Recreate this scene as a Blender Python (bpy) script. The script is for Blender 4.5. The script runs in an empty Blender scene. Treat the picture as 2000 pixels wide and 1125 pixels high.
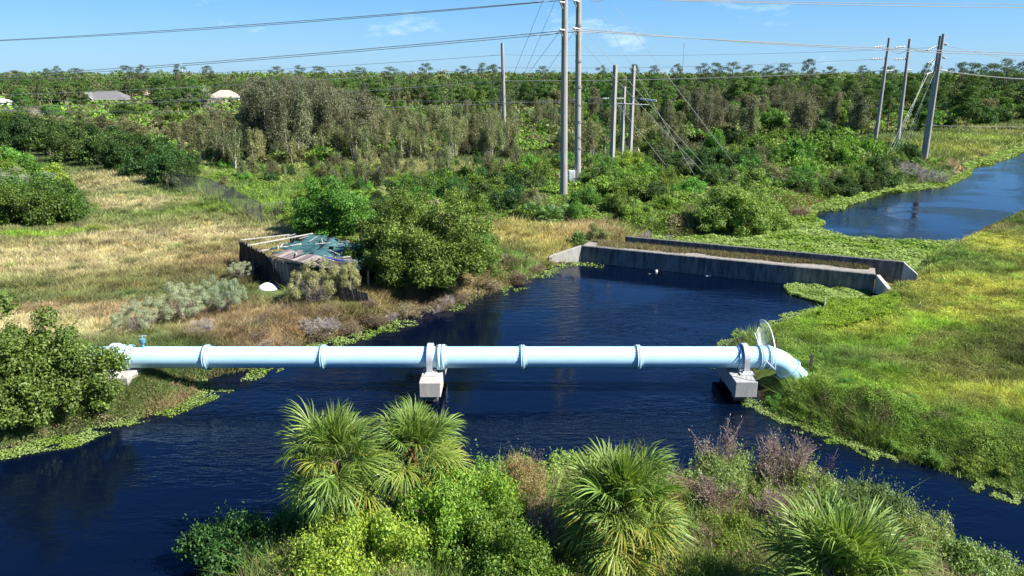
import bpy, math, random
import numpy as np
from math import radians as R, sin, cos, tan, pi
sc = bpy.context.scene
COL = sc.collection
# ------------------------------------------------------------------ camera
H, PITCH, F = 14.8, R(16.4), 1430.0
cd = bpy.data.cameras.new('camera'); cam = bpy.data.objects.new('camera', cd); COL.objects.link(cam)
cam.location = (0, 0, H); cam.rotation_euler = (R(90) - PITCH, 0, 0)
cd.sensor_width = 36; cd.lens = F / 2000 * 36; cd.clip_start = .1; cd.clip_end = 6000
sc.camera = cam
# ------------------------------------------------------------------ light
SUN_EL, SUN_H = R(43), (0.954, -0.30)
w = bpy.data.worlds.new('World'); sc.world = w; w.use_nodes = True
nt = w.node_tree; nt.nodes.clear()
def wn(t, **k):
    n = nt.nodes.new(t)
    for a, b in k.items(): setattr(n, a, b)
    return n
sky = wn('ShaderNodeTexSky', sky_type='NISHITA', sun_disc=False, sun_elevation=SUN_EL,
         sun_rotation=math.atan2(SUN_H[0], SUN_H[1]), altitude=0, air_density=1.0, dust_density=0.2, ozone_density=2.5)
bg = wn('ShaderNodeBackground'); bg.inputs[1].default_value = .07
out = wn('ShaderNodeOutputWorld')
hsv = wn('ShaderNodeHueSaturation'); hsv.inputs['Saturation'].default_value = 1.25; hsv.inputs['Hue'].default_value = .497
tint = wn('ShaderNodeMix', data_type='RGBA', blend_type='MULTIPLY'); tint.inputs[0].default_value = 1
tint.inputs[7].default_value = (.72, .96, 1.22, 1)
tc = wn('ShaderNodeTexCoord'); mp = wn('ShaderNodeMapping'); mp.inputs['Scale'].default_value = (4, 4, 13)
no = wn('ShaderNodeTexNoise'); no.inputs['Scale'].default_value = 2.2; no.inputs['Detail'].default_value = 9; no.inputs['Roughness'].default_value = .62
rp = wn('ShaderNodeValToRGB'); rp.color_ramp.elements[0].position = .60; rp.color_ramp.elements[1].position = .82
mul = wn('ShaderNodeMath', operation='MULTIPLY'); mul.inputs[1].default_value = .55
cm = wn('ShaderNodeMix', data_type='RGBA'); cm.inputs[7].default_value = (7.2, 8.2, 9.2, 1)
L = nt.links.new; SKYK = 6.2
L(sky.outputs[0], hsv.inputs['Color']); L(hsv.outputs[0], tint.inputs[6])
L(tc.outputs['Generated'], mp.inputs[0]); L(mp.outputs[0], no.inputs['Vector']); L(no.outputs[0], rp.inputs[0])
sx_ = wn('ShaderNodeSeparateXYZ'); rs_ = wn('ShaderNodeValToRGB'); e = rs_.color_ramp.elements
e[0].position = 0; e[0].color = (.27, .55, .88, 1); e[1].position = 1; e[1].color = (.010, .05, .22, 1)
for ps, c in ((.10, (.15, .42, .86, 1)), (.28, (.06, .24, .72, 1)), (.55, (.022, .095, .36, 1))): q_ = e.new(ps); q_.color = c
sm = wn('ShaderNodeVectorMath', operation='SCALE'); sm.inputs['Scale'].default_value = SKYK
bl = wn('ShaderNodeMix', data_type='RGBA'); bl.inputs[0].default_value = .75
L(tc.outputs['Generated'], sx_.inputs[0]); L(sx_.outputs['Z'], rs_.inputs[0]); L(rs_.outputs[0], sm.inputs[0]); L(tint.outputs[2], bl.inputs[6]); L(sm.outputs[0], bl.inputs[7])
L(rp.outputs[0], mul.inputs[0]); L(mul.outputs[0], cm.inputs[0]); L(bl.outputs[2], cm.inputs[6])
L(cm.outputs[2], bg.inputs[0]); L(bg.outputs[0], out.inputs[0])
sd = bpy.data.lights.new('sun', 'SUN'); so = bpy.data.objects.new('sun', sd); COL.objects.link(so)
sd.energy = 5.0; sd.angle = R(.5); sd.color = (1, .955, .87)
from mathutils import Vector, Matrix, Quaternion
sdir = Vector((SUN_H[0] * cos(SUN_EL), SUN_H[1] * cos(SUN_EL), sin(SUN_EL)))
so.rotation_euler = sdir.to_track_quat('Z', 'Y').to_euler()
vs = sc.view_settings; vs.view_transform = 'Standard'; vs.look = 'None'; vs.exposure = 1.3; vs.gamma = 1
sc.cycles.max_bounces = 6; sc.cycles.transparent_max_bounces = 8; sc.cycles.diffuse_bounces = 3
sc.cycles.caustics_reflective = False; sc.cycles.caustics_refractive = False
# ------------------------------------------------------------------ photograph -> plan
def ray(px, py):
    a = (px - 1000) / F; b = (562.5 - py) / F
    return a, cos(PITCH) + b * sin(PITCH), -sin(PITCH) + b * cos(PITCH)
def G(px, py, z=0.):
    a, b, c = ray(px, py); t = (z - H) / c
    return np.array((a * t, b * t, z))
def W(px, py, Y):
    a, b, c = ray(px, py); t = Y / b
    return np.array((a * t, Y, H + c * t))
def depth(p): return p[1] * cos(PITCH) + (H - p[2]) * sin(PITCH)
def proj(x, y, z):
    d = y * cos(PITCH) + (H - z) * sin(PITCH)
    u = -y * -sin(PITCH) + (z - H) * cos(PITCH)
    return 1000 + F * x / d, 562.5 - F * (u) / d
# ------------------------------------------------------------------ mesh helpers
def tag(o, label=None, cat=None, group=None, kind=None):
    if label: o['label'] = label
    if cat: o['category'] = cat
    if group: o['group'] = group
    if kind: o['kind'] = kind
    return o
def np_mesh(name, V, faces, C=None, mats=(), mi=None, smooth=False):
    """faces: list of (m,k) int arrays"""
    me = bpy.data.meshes.new(name)
    V = np.asarray(V, dtype=np.float32)
    me.vertices.add(len(V)); me.vertices.foreach_set('co', V.ravel())
    loops = np.concatenate([f.ravel() for f in faces]).astype(np.int32)
    tot = np.concatenate([np.full(len(f), f.shape[1]) for f in faces]).astype(np.int32)
    st = np.concatenate(([0], np.cumsum(tot)[:-1])).astype(np.int32)
    me.loops.add(len(loops)); me.loops.foreach_set('vertex_index', loops)
    me.polygons.add(len(tot)); me.polygons.foreach_set('loop_start', st)
    me.update(calc_edges=True)
    if mi is not None: me.polygons.foreach_set('material_index', np.concatenate(mi).astype(np.int32))
    me.polygons.foreach_set('use_smooth', np.full(len(tot), bool(smooth)))
    if C is not None:
        ca = me.color_attributes.new('Col', 'FLOAT_COLOR', 'POINT')
        C4 = np.ones((len(V), 4), dtype=np.float32); C4[:, :3] = C
        ca.data.foreach_set('color', C4.ravel())
    for m in mats: me.materials.append(m)
    me.update()
    return me
def link(name, me, parent=None, loc=None):
    o = bpy.data.objects.new(name, me); COL.objects.link(o)
    if parent is not None: o.parent = parent
    if loc is not None: o.location = loc
    return o
def empty(name, loc, rz=0):
    o = bpy.data.objects.new(name, None); COL.objects.link(o); o.location = loc; o.rotation_euler = (0, 0, rz)
    o.empty_display_size = .2
    return o
def nrm(v): return v / np.maximum(np.linalg.norm(v, axis=-1, keepdims=True), 1e-9)
class Geo:
    """collects leaves / tubes / boxes with colours into one mesh"""
    def __init__(s): s.V = []; s.F = []; s.C = []; s.M = []; s.n = 0
    def add(s, V, F, C, m=0):
        V = np.asarray(V, float).reshape(-1, 3); F = np.asarray(F)
        s.V.append(V); s.F.append(F + s.n); s.C.append(np.broadcast_to(np.asarray(C, float), V.shape)); s.M.append(np.full(len(F), m)); s.n += len(V)
    def leaves(s, P, N, size, C, rng, asp=.5, m=0, T=None):
        n = len(P); N = nrm(N)
        if T is None: T = rng.normal(size=(n, 3))
        T = nrm(T - (T * N).sum(1, keepdims=True) * N); B = np.cross(N, T)
        size = np.broadcast_to(size, (n,))[:, None]
        V = np.stack([P - T * size, P + B * size * asp - T * size * .1, P + T * size, P - B * size * asp - T * size * .1], 1).reshape(-1, 3)
        C = np.repeat(np.broadcast_to(C, (n, 3)), 4, 0)
        s.add(V, np.arange(4 * n).reshape(n, 4), C, m)
    def tubes(s, P0, P1, r0, r1, C, k=4, m=0):
        P0 = np.atleast_2d(np.asarray(P0, float)); P1 = np.atleast_2d(np.asarray(P1, float)); n = len(P0)
        r0 = np.broadcast_to(r0, (n,)); r1 = np.broadcast_to(r1, (n,))
        D = nrm(P1 - P0); A = np.where(np.abs(D[:, 2:3]) > .9, [[1., 0, 0]], [[0, 0, 1.]])
        U = nrm(np.cross(A, D)); Vv = np.cross(D, U)
        an = np.arange(k) / k * 2 * pi
        ring = U[:, None] * np.cos(an)[None, :, None] + Vv[:, None] * np.sin(an)[None, :, None]
        a = P0[:, None] + ring * r0[:, None, None]; b = P1[:, None] + ring * r1[:, None, None]
        V = np.concatenate([a, b], 1).reshape(-1, 3)
        i = np.arange(k); q = np.stack([i, (i + 1) % k, (i + 1) % k + k, i + k], 1)
        Fq = (q[None] + (np.arange(n) * 2 * k)[:, None, None]).reshape(-1, 4)
        C = np.asarray(C, float)
        if C.ndim == 2 and len(C) == n: C = np.repeat(C, 2 * k, 0)
        s.add(V, Fq, C, m)
    def path(s, pts, r, C, k=8, m=0, cap=False):
        """one smooth tube along points; r scalar or per-point"""
        pts = np.asarray(pts, float); n = len(pts); r = np.broadcast_to(r, (n,))
        D = nrm(np.gradient(pts, axis=0)); A = np.array([0, 0, 1.]) if abs(D[0, 2]) < .9 else np.array([1., 0, 0])
        an = np.arange(k) / k * 2 * pi; V = []
        U = nrm(np.cross(A, D[0]))
        for i in range(n):
            U = nrm(U - U.dot(D[i]) * D[i]); B = np.cross(D[i], U)
            V.append(pts[i] + r[i] * (np.outer(np.cos(an), U) + np.outer(np.sin(an), B)))
        V = np.concatenate(V); j = np.arange(k); q = np.stack([j, (j + 1) % k, (j + 1) % k + k, j + k], 1)
        Fq = (q[None] + (np.arange(n - 1) * k)[:, None, None]).reshape(-1, 4)
        s.add(V, Fq, C, m)
        if cap:
            for e in (0, n - 1):
                c = V[e * k:(e + 1) * k]; s.add(np.vstack([c, pts[e]]), np.stack([j, (j + 1) % k, np.full(k, k)], 1), C, m)
    def hexa(s, P, C, m=0):
        """8 points: bottom 4 then top 4"""
        s.add(P, [[0, 3, 2, 1], [4, 5, 6, 7], [0, 1, 5, 4], [1, 2, 6, 5], [2, 3, 7, 6], [3, 0, 4, 7]], C, m)
    def box(s, lo, hi, C, m=0):
        x0, y0, z0 = lo; x1, y1, z1 = hi
        s.hexa([(x0, y0, z0), (x1, y0, z0), (x1, y1, z0), (x0, y1, z0), (x0, y0, z1), (x1, y0, z1), (x1, y1, z1), (x0, y1, z1)], C, m)
    def bar(s, a, b, wd, ht, C, m=0):
        """rectangular bar from a to b"""
        a = np.asarray(a, float); b = np.asarray(b, float); d = nrm(b - a)
        up = np.array([0, 0, 1.]) if abs(d[2]) < .95 else np.array([0, 1., 0])
        u = nrm(np.cross(d, up)); v = np.cross(u, d)
        q = [(-wd / 2, -ht / 2), (wd / 2, -ht / 2), (wd / 2, ht / 2), (-wd / 2, ht / 2)]
        s.hexa([a + u * i + v * j for i, j in q] + [b + u * i + v * j for i, j in q], C, m)
    def build(s, name, mats, parent=None, loc=None, smooth=False):
        return link(name, s.mesh(name, mats, smooth), parent, loc)
    def mesh(s, name, mats, smooth=False):
        f4 = [f for f in s.F]
        return np_mesh(name, np.concatenate(s.V), f4, np.concatenate(s.C), mats, s.M, smooth)
# ------------------------------------------------------------------ materials
def mat(name):
    m = bpy.data.materials.new(name); m.use_nodes = True; t = m.node_tree; b = t.nodes['Principled BSDF']
    return m, t, b
def nn(t, ty, **k):
    n = t.nodes.new(ty)
    for a, b in k.items(): setattr(n, a, b)
    return n
def foliage(name, trans=.35, rough=.55, spec=.35, rnd=.35, hue=.03, tcol=(1.25, 1.3, .55, 1)):
    m, t, b = mat(name)
    at = nn(t, 'ShaderNodeAttribute', attribute_name='Col'); oi = nn(t, 'ShaderNodeObjectInfo')
    hs = nn(t, 'ShaderNodeHueSaturation')
    mr = nn(t, 'ShaderNodeMapRange'); mr.inputs[3].default_value = 1 - rnd; mr.inputs[4].default_value = 1 + rnd
    m2 = nn(t, 'ShaderNodeMath', operation='MULTIPLY'); m2.inputs[1].default_value = 7.13
    fr = nn(t, 'ShaderNodeMath', operation='FRACT')
    m3 = nn(t, 'ShaderNodeMapRange'); m3.inputs[3].default_value = .5 - hue; m3.inputs[4].default_value = .5 + hue
    l = t.links.new
    l(oi.outputs['Random'], mr.inputs[0]); l(oi.outputs['Random'], m2.inputs[0]); l(m2.outputs[0], fr.inputs[0]); l(fr.outputs[0], m3.inputs[0])
    l(at.outputs['Color'], hs.inputs['Color']); l(mr.outputs[0], hs.inputs['Value']); l(m3.outputs[0], hs.inputs['Hue'])
    l(hs.outputs[0], b.inputs['Base Color']); b.inputs['Roughness'].default_value = rough; b.inputs['Specular IOR Level'].default_value = spec
    tr = nn(t, 'ShaderNodeBsdfTranslucent'); tm = nn(t, 'ShaderNodeMix', data_type='RGBA', blend_type='MULTIPLY'); tm.inputs[0].default_value = 1
    tm.inputs[7].default_value = tcol
    l(hs.outputs[0], tm.inputs[6]); l(tm.outputs[2], tr.inputs[0])
    mx = nn(t, 'ShaderNodeMixShader'); mx.inputs[0].default_value = trans
    l(b.outputs[0], mx.inputs[1]); l(tr.outputs[0], mx.inputs[2]); l(mx.outputs[0], t.nodes['Material Output'].inputs[0])
    return m
M_leaf = foliage('leaf_green'); M_grass = foliage('grass_blades', .3, .7, .2, 0, 0, (1.2, 1.15, .6, 1))
M_far = foliage('far_leaf', .25, .7, .2, .25, .02)
M_palm = foliage('palm_leaf', .25, .5, .3, .12, .012)
def attr_mat(name, rough=.85, noise=(3, .35), bump=0, spec=.3, metal=0):
    m, t, b = mat(name); l = t.links.new
    at = nn(t, 'ShaderNodeAttribute', attribute_name='Col'); tc = nn(t, 'ShaderNodeTexCoord')
    no = nn(t, 'ShaderNodeTexNoise'); no.inputs['Scale'].default_value = noise[0]; no.inputs['Detail'].default_value = 8; no.inputs['Roughness'].default_value = .65
    mr = nn(t, 'ShaderNodeMapRange'); mr.inputs[1].default_value = .3; mr.inputs[2].default_value = .7
    mr.inputs[3].default_value = 1 - noise[1]; mr.inputs[4].default_value = 1 + noise[1]
    hs = nn(t, 'ShaderNodeHueSaturation')
    l(tc.outputs['Object'], no.inputs['Vector']); l(no.outputs[0], mr.inputs[0]); l(mr.outputs[0], hs.inputs['Value']); l(at.outputs['Color'], hs.inputs['Color'])
    l(hs.outputs[0], b.inputs['Base Color']); b.inputs['Roughness'].default_value = rough; b.inputs['Specular IOR Level'].default_value = spec
    b.inputs['Metallic'].default_value = metal
    if bump:
        bp = nn(t, 'ShaderNodeBump'); bp.inputs['Strength'].default_value = bump; bp.inputs['Distance'].default_value = .05
        l(no.outputs[0], bp.inputs['Height']); l(bp.outputs[0], b.inputs['Normal'])
    return m
M_wood = attr_mat('bark_and_timber', .9, (6, .35), .4)
M_metal = attr_mat('galvanised_metal', .45, (8, .15), 0, .5, .3)
M_plain = attr_mat('weathered_surface', .75, (2.5, .2), .15)
M_sheet = attr_mat('plastic_sheet', .65, (2, .25), .2, .15)
# stained concrete
def concrete(name, base, dark, streak=1.0, top=0.):
    m, t, b = mat(name); l = t.links.new
    tc = nn(t, 'ShaderNodeTexCoord'); mp = nn(t, 'ShaderNodeMapping'); mp.inputs['Scale'].default_value = (2.2, 2.2, .35)
    n1 = nn(t, 'ShaderNodeTexNoise'); n1.inputs['Scale'].default_value = 1.6; n1.inputs['Detail'].default_value = 9; n1.inputs['Roughness'].default_value = .7
    n2 = nn(t, 'ShaderNodeTexNoise'); n2.inputs['Scale'].default_value = 14; n2.inputs['Detail'].default_value = 6
    r = nn(t, 'ShaderNodeMapRange'); r.inputs[1].default_value = .42; r.inputs[2].default_value = .66; r.inputs[4].default_value = streak
    mx = nn(t, 'ShaderNodeMix', data_type='RGBA'); mx.inputs[6].default_value = (*base, 1); mx.inputs[7].default_value = (*dark, 1)
    r2 = nn(t, 'ShaderNodeMapRange'); r2.inputs[3].default_value = .8; r2.inputs[4].default_value = 1.2
    hs = nn(t, 'ShaderNodeHueSaturation'); bp = nn(t, 'ShaderNodeBump'); bp.inputs['Strength'].default_value = .25; bp.inputs['Distance'].default_value = .03
    l(tc.outputs['Object'], mp.inputs[0]); l(mp.outputs[0], n1.inputs['Vector']); l(tc.outputs['Object'], n2.inputs['Vector'])
    sz = nn(t, 'ShaderNodeSeparateXYZ'); ma = nn(t, 'ShaderNodeMath', operation='MULTIPLY_ADD'); ma.inputs[1].default_value = top; l(tc.outputs['Object'], sz.inputs[0]); l(sz.outputs['Z'], ma.inputs[0]); l(n1.outputs[0], ma.inputs[2])
    l(ma.outputs[0], r.inputs[0]); l(r.outputs[0], mx.inputs[0]); l(mx.outputs[2], hs.inputs['Color']); l(n2.outputs[0], r2.inputs[0]); l(r2.outputs[0], hs.inputs['Value'])
    l(hs.outputs[0], b.inputs['Base Color']); l(n2.outputs[0], bp.inputs['Height']); l(bp.outputs[0], b.inputs['Normal'])
    b.inputs['Roughness'].default_value = .88
    return m
M_conc = concrete('stained_concrete', (.20, .20, .19), (.035, .038, .042), .85, .06)
M_conc_lt = concrete('pale_concrete', (.44, .42, .38), (.24, .22, .2), .7)
M_deck = concrete('deck_concrete', (.27, .25, .22), (.13, .12, .1), .9)
M_pole = concrete('spun_concrete', (.30, .29, .27), (.20, .19, .175), .8)
# pipe paint
def pipe_mat():
    m, t, b = mat('pale_blue_paint'); l = t.links.new
    tc = nn(t, 'ShaderNodeTexCoord'); n1 = nn(t, 'ShaderNodeTexNoise'); n1.inputs['Scale'].default_value = 1.3; n1.inputs['Detail'].default_value = 10; n1.inputs['Roughness'].default_value = .7
    r = nn(t, 'ShaderNodeMapRange'); r.inputs[1].default_value = .35; r.inputs[2].default_value = .75
    mx = nn(t, 'ShaderNodeMix', data_type='RGBA'); mx.inputs[6].default_value = (.46, .72, .85, 1); mx.inputs[7].default_value = (.38, .62, .73, 1)
    n2 = nn(t, 'ShaderNodeTexNoise'); n2.inputs['Scale'].default_value = 9; n2.inputs['Detail'].default_value = 6; n2.inputs['Roughness'].default_value = .8
    r2 = nn(t, 'ShaderNodeMapRange'); r2.inputs[1].default_value = .62; r2.inputs[2].default_value = .78; r2.inputs[4].default_value = .6
    mx2 = nn(t, 'ShaderNodeMix', data_type='RGBA'); mx2.inputs[7].default_value = (.17, .2, .2, 1)
    l(tc.outputs['Object'], n1.inputs['Vector']); l(tc.outputs['Object'], n2.inputs['Vector']); l(n1.outputs[0], r.inputs[0]); l(r.outputs[0], mx.inputs[0]); l(n2.outputs[0], r2.inputs[0]); l(r2.outputs[0], mx2.inputs[0])
    l(mx.outputs[2], mx2.inputs[6]); l(mx2.outputs[2], b.inputs['Base Color'])
    b.inputs['Roughness'].default_value = .38; b.inputs['Specular IOR Level'].default_value = .5
    return m
M_pipe = pipe_mat()
# ground + water
def ground_mat():
    m, t, b = mat('meadow_soil'); l = t.links.new
    at = nn(t, 'ShaderNodeAttribute', attribute_name='Col'); tc = nn(t, 'ShaderNodeTexCoord')
    n1 = nn(t, 'ShaderNodeTexNoise'); n1.inputs['Scale'].default_value = 1.1; n1.inputs['Detail'].default_value = 12; n1.inputs['Roughness'].default_value = .75
    r = nn(t, 'ShaderNodeMapRange'); r.inputs[1].default_value = .3; r.inputs[2].default_value = .7; r.inputs[3].default_value = .5; r.inputs[4].default_value = 1.3
    hs = nn(t, 'ShaderNodeHueSaturation'); bp = nn(t, 'ShaderNodeBump'); bp.inputs['Strength'].default_value = .8; bp.inputs['Distance'].default_value = .3
    l(tc.outputs['Object'], n1.inputs['Vector']); l(n1.outputs[0], r.inputs[0]); l(r.outputs[0], hs.inputs['Value']); l(at.outputs['Color'], hs.inputs['Color'])
    l(hs.outputs[0], b.inputs['Base Color']); l(n1.outputs[0], bp.inputs['Height']); l(bp.outputs[0], b.inputs['Normal'])
    b.inputs['Roughness'].default_value = .95; b.inputs['Specular IOR Level'].default_value = .1
    return m
def water_mat():
    m, t, b = mat('dark_water'); l = t.links.new
    b.inputs['Base Color'].default_value = (.001, .0032, .012, 1); b.inputs['Roughness'].default_value = .06; b.inputs['IOR'].default_value = 1.333
    b.inputs['Specular Tint'].default_value = (.5, .74, 1, 1)
    tc = nn(t, 'ShaderNodeTexCoord')
    h = None
    for sc_, rot, sz, st in (((.55, 1.5, 1), .18, 1.5, 1.0), ((.8, 2.2, 1), -.35, 3.3, .45), ((1, 1.6, 1), .3, .085, .9)):
        mp = nn(t, 'ShaderNodeMapping'); mp.inputs['Scale'].default_value = sc_; mp.inputs['Rotation'].default_value = (0, 0, rot)
        n = nn(t, 'ShaderNodeTexNoise'); n.inputs['Scale'].default_value = sz; n.inputs['Detail'].default_value = 3; n.inputs['Distortion'].default_value = .4
        l(tc.outputs['Object'], mp.inputs[0]); l(mp.outputs[0], n.inputs['Vector'])
        if sz < 1: gust = n; break
        s_ = nn(t, 'ShaderNodeMath', operation='MULTIPLY'); s_.inputs[1].default_value = st; l(n.outputs[0], s_.inputs[0])
        if h is None: h = s_
        else:
            a = nn(t, 'ShaderNodeMath', operation='ADD'); l(h.outputs[0], a.inputs[0]); l(s_.outputs[0], a.inputs[1]); h = a
    gr = nn(t, 'ShaderNodeMapRange'); gr.inputs[1].default_value = .42; gr.inputs[2].default_value = .60; gr.inputs[3].default_value = .12; gr.inputs[4].default_value = 1
    l(gust.outputs[0], gr.inputs[0])
    bp = nn(t, 'ShaderNodeBump'); bp.inputs['Distance'].default_value = .075; l(gr.outputs[0], bp.inputs['Strength'])
    l(h.outputs[0], bp.inputs['Height']); l(bp.outputs[0], b.inputs['Normal'])
    return m
M_ground = ground_mat(); M_water = water_mat()
# ------------------------------------------------------------------ plan of banks
N0, N1 = G(1135, 512)[:2], G(1705, 573)[:2]          # near face of the culvert
wd = nrm(N1 - N0); wn_ = np.array((-wd[1], wd[0]))     # along the wall, away from the camera
DECK_W = 2.4
F0, F1 = N0 + wd * 3.0 + wn_ * DECK_W, N1 + wd * 1.75 + wn_ * DECK_W
def gp(l): return [G(*p)[:2] for p in l]
pool = np.array(gp([(-900, 1090), (0, 880), (70, 862), (200, 832), (270, 815), (340, 797), (385, 770), (365, 752), (430, 732), (500, 718), (560, 690), (640, 663),
    (740, 638), (830, 601), (900, 592), (965, 568), (1040, 541), (1075, 520)]) + [N0 - wn_ * 0 , N1] + gp([(1690, 592), (1650, 604), (1598, 603), (1540, 624),
    (1480, 643), (1425, 668), (1408, 700), (1440, 735), (1478, 780), (1510, 805), (1560, 828), (1650, 855), (1750, 889), (1850, 916), (1930, 942), (2000, 962), (2300, 1060), (2700, 1240),
    (2500, 1600), (2060, 1230), (1900, 1160), (1830, 1095), (1740, 1030), (1600, 985), (1450, 955), (1300, 945), (1100, 935), (960, 945), (860, 970), (700, 1015), (560, 1065),
    (440, 1110), (380, 1180), (300, 1350), (-900, 2500)]))
canal = np.array([F0, F1] + gp([(1800, 508), (1835, 490), (1870, 470), (1925, 443), (2000, 408), (2200, 350), (2800, 285), (3200, 240), (2700, 205), (2200, 246), (2000, 286), (1950, 300), (1870, 322), (1890, 336),
    (1840, 357), (1760, 366), (1700, 374), (1640, 386), (1570, 412), (1540, 436), (1430, 452), (1340, 466), (1260, 466)]))
def sdist(P, poly):
    """signed distance, positive outside"""
    a = poly; b = np.roll(poly, -1, 0); d2 = np.full(len(P), 1e18); ins = np.zeros(len(P), bool)
    for i in range(len(a)):
        e = b[i] - a[i]; v = P - a[i]; t = np.clip((v @ e) / (e @ e), 0, 1); q = v - t[:, None] * e
        d2 = np.minimum(d2, (q * q).sum(1))
        c = (a[i, 1] > P[:, 1]) != (b[i, 1] > P[:, 1])
        xs = a[i, 0] + (P[:, 1] - a[i, 1]) / (e[1] if abs(e[1]) > 1e-9 else 1e-9) * e[0]
        ins ^= c & (P[:, 0] < xs)
    d = np.sqrt(d2); return np.where(ins, -d, d)
def vnoise(x, y, s, seed=0):
    """cheap smooth value noise"""
    x = x / s + 1000.3 + seed * 17.7; y = y / s + 1000.7 + seed * 9.1
    xi = np.floor(x).astype(np.int64); yi = np.floor(y).astype(np.int64); fx = x - xi; fy = y - yi
    def h(a, b):
        n = (a * 374761393 + b * 668265263 + seed * 1442695) & 0x7fffffff; n = ((n ^ (n >> 13)) * 1274126177) & 0x7fffffff
        return ((n ^ (n >> 16)) & 0xffff) / 65535.
    u = fx * fx * (3 - 2 * fx); v = fy * fy * (3 - 2 * fy)
    return (h(xi, yi) * (1 - u) + h(xi + 1, yi) * u) * (1 - v) + (h(xi, yi + 1) * (1 - u) + h(xi + 1, yi + 1) * u) * v
def fbm(x, y, s, seed=0): return (vnoise(x, y, s, seed) + .5 * vnoise(x, y, s / 2.1, seed + 1) + .25 * vnoise(x, y, s / 4.3, seed + 2)) / 1.75
def shore(P):
    d = np.minimum(sdist(P, pool), sdist(P, canal))
    return d
def deckmask(P):
    r = P - N0; u = r @ wd; v = r @ wn_; Lw = np.linalg.norm(N1 - N0)
    return (u > 0) & (u < Lw + 1) & (v > .5) & (v < DECK_W - .5)
def height(P, d=None):
    if d is None: d = shore(P)
    x, y = P[:, 0], P[:, 1]
    s = np.clip(d / 2.4, 0, 1); s = s * s * (3 - 2 * s)
    z = np.where(d > 0, .02 + s * (.75 + .35 * fbm(x, y, 14, 3)) + .12 * (vnoise(x, y, 2.3, 5) - .5) * s, np.maximum(-1.6, d * .7))
    dm = deckmask(P); z = np.where(dm, .6, z)
    return z
def land_z(x, y): return float(height(np.array([[x, y]]))[0])
# colour of the plants that cover the ground
ZONES = []   # (x, y, rx, ry, colour, noise seed)
def zone(px, py, rx, ry, c): g = G(px, py, 1); ZONES.append((g[0], g[1], rx, ry, np.array(c)))
STRAW, STRAW2, BRN, OLV = (.40, .315, .15), (.46, .375, .205), (.22, .155, .075), (.17, .15, .06)
GRN, BRT, YEL, DK, TAN = (.125, .20, .045), (.19, .30, .03), (.37, .345, .07), (.07, .11, .03), (.33, .235, .13)
zone(200, 480, 24, 13, STRAW); zone(240, 350, 10, 16, STRAW2); zone(260, 395, 8, 4, STRAW2); zone(120, 500, 12, 3, STRAW2); zone(330, 465, 9, 3, STRAW2); zone(420, 500, 6, 3, BRN)
zone(330, 525, 6, 2.0, OLV); zone(200, 560, 5, 1.6, OLV); zone(90, 580, 5, 1.4, (.2, .22, .08)); zone(470, 545, 4, 2.5, OLV); zone(300, 437, 8, 1.6, (.2, .19, .08)); zone(80, 452, 5, 1.1, BRT)
zone(440, 430, 8, 4, (.24, .25, .09)); zone(380, 380, 6, 5, (.2, .24, .07)); zone(400, 455, 10, 3, STRAW2); zone(60, 520, 10, 3, STRAW2); zone(480, 610, 5, 2, TAN); zone(60, 640, 7, 3, STRAW2); zone(150, 610, 8, 2, TAN); zone(550, 640, 5, 2.5, TAN); zone(700, 620, 6, 2.2, BRN); zone(600, 600, 4, 2, OLV)
zone(850, 580, 6, 2.5, BRN); zone(980, 540, 5, 3, TAN); zone(950, 520, 8, 3, GRN); zone(1050, 455, 9, 6, (.40, .33, .11)); zone(950, 450, 8, 4, (.40, .35, .13)); zone(1150, 450, 5, 4, TAN)
zone(520, 370, 18, 12, GRN); zone(480, 330, 20, 10, (.2, .26, .07)); zone(560, 400, 12, 8, BRT); zone(650, 325, 26, 10, (.36, .33, .14)); zone(800, 330, 20, 9, (.33, .31, .13))
zone(1150, 400, 20, 12, GRN); zone(1350, 400, 18, 12, OLV); zone(1600, 320, 20, 25, GRN); zone(1560, 390, 6, 6, TAN)
zone(1880, 290, 14, 20, (.30, .31, .06)); zone(1980, 255, 12, 25, (.30, .28, .09)); zone(1920, 270, 12, 14, (.27, .33, .06)); zone(1860, 320, 4, 5, TAN)
zone(1800, 700, 16, 14, (.22, .30, .045)); zone(1700, 760, 5, 3, BRT); zone(1850, 650, 3, 1.5, BRT); zone(1980, 830, 5, 2, BRT); zone(1730, 700, 2, 1.5, OLV); zone(1890, 790, 2.5, 1.2, OLV); zone(1690, 640, 2.5, 1.2, YEL); zone(1900, 560, 8, 9, YEL); zone(1960, 480, 6, 12, YEL); zone(1870, 500, 4, 8, GRN); zone(1760, 650, 6, 5, BRT); zone(1840, 620, 5, 3, YEL); zone(1830, 770, 4, 2, (.27, .29, .05))
zone(1940, 690, 5, 3.0, (.085, .085, .03)); zone(1980, 660, 4, 2.5, (.085, .085, .03)); zone(1870, 715, 2.5, 1.5, OLV); zone(1810, 670, 2, .8, OLV); zone(1720, 790, 2, .8, (.13, .11, .05)); zone(1900, 740, 3, 1, (.12, .1, .04)); zone(1760, 610, 2, 1, OLV); zone(1960, 440, 3, 3, OLV); zone(1650, 700, 4, 3, GRN); zone(1600, 760, 5, 2.5, GRN); zone(1800, 840, 7, 2, GRN); zone(1950, 860, 6, 2.5, GRN); zone(1970, 780, 5, 3, YEL)
zone(1650, 610, 4, 2, BRT); zone(1780, 545, 2.5, 1.5, OLV); zone(1980, 560, 4, 5, YEL)
zone(1700, 1000, 6, 3, GRN); zone(800, 1050, 12, 5, GRN); zone(1400, 1020, 8, 5, GRN)
ZA = np.array([[z[0], z[1], z[2], z[3]] for z in ZONES]); ZC = np.array([z[4] for z in ZONES])
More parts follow.
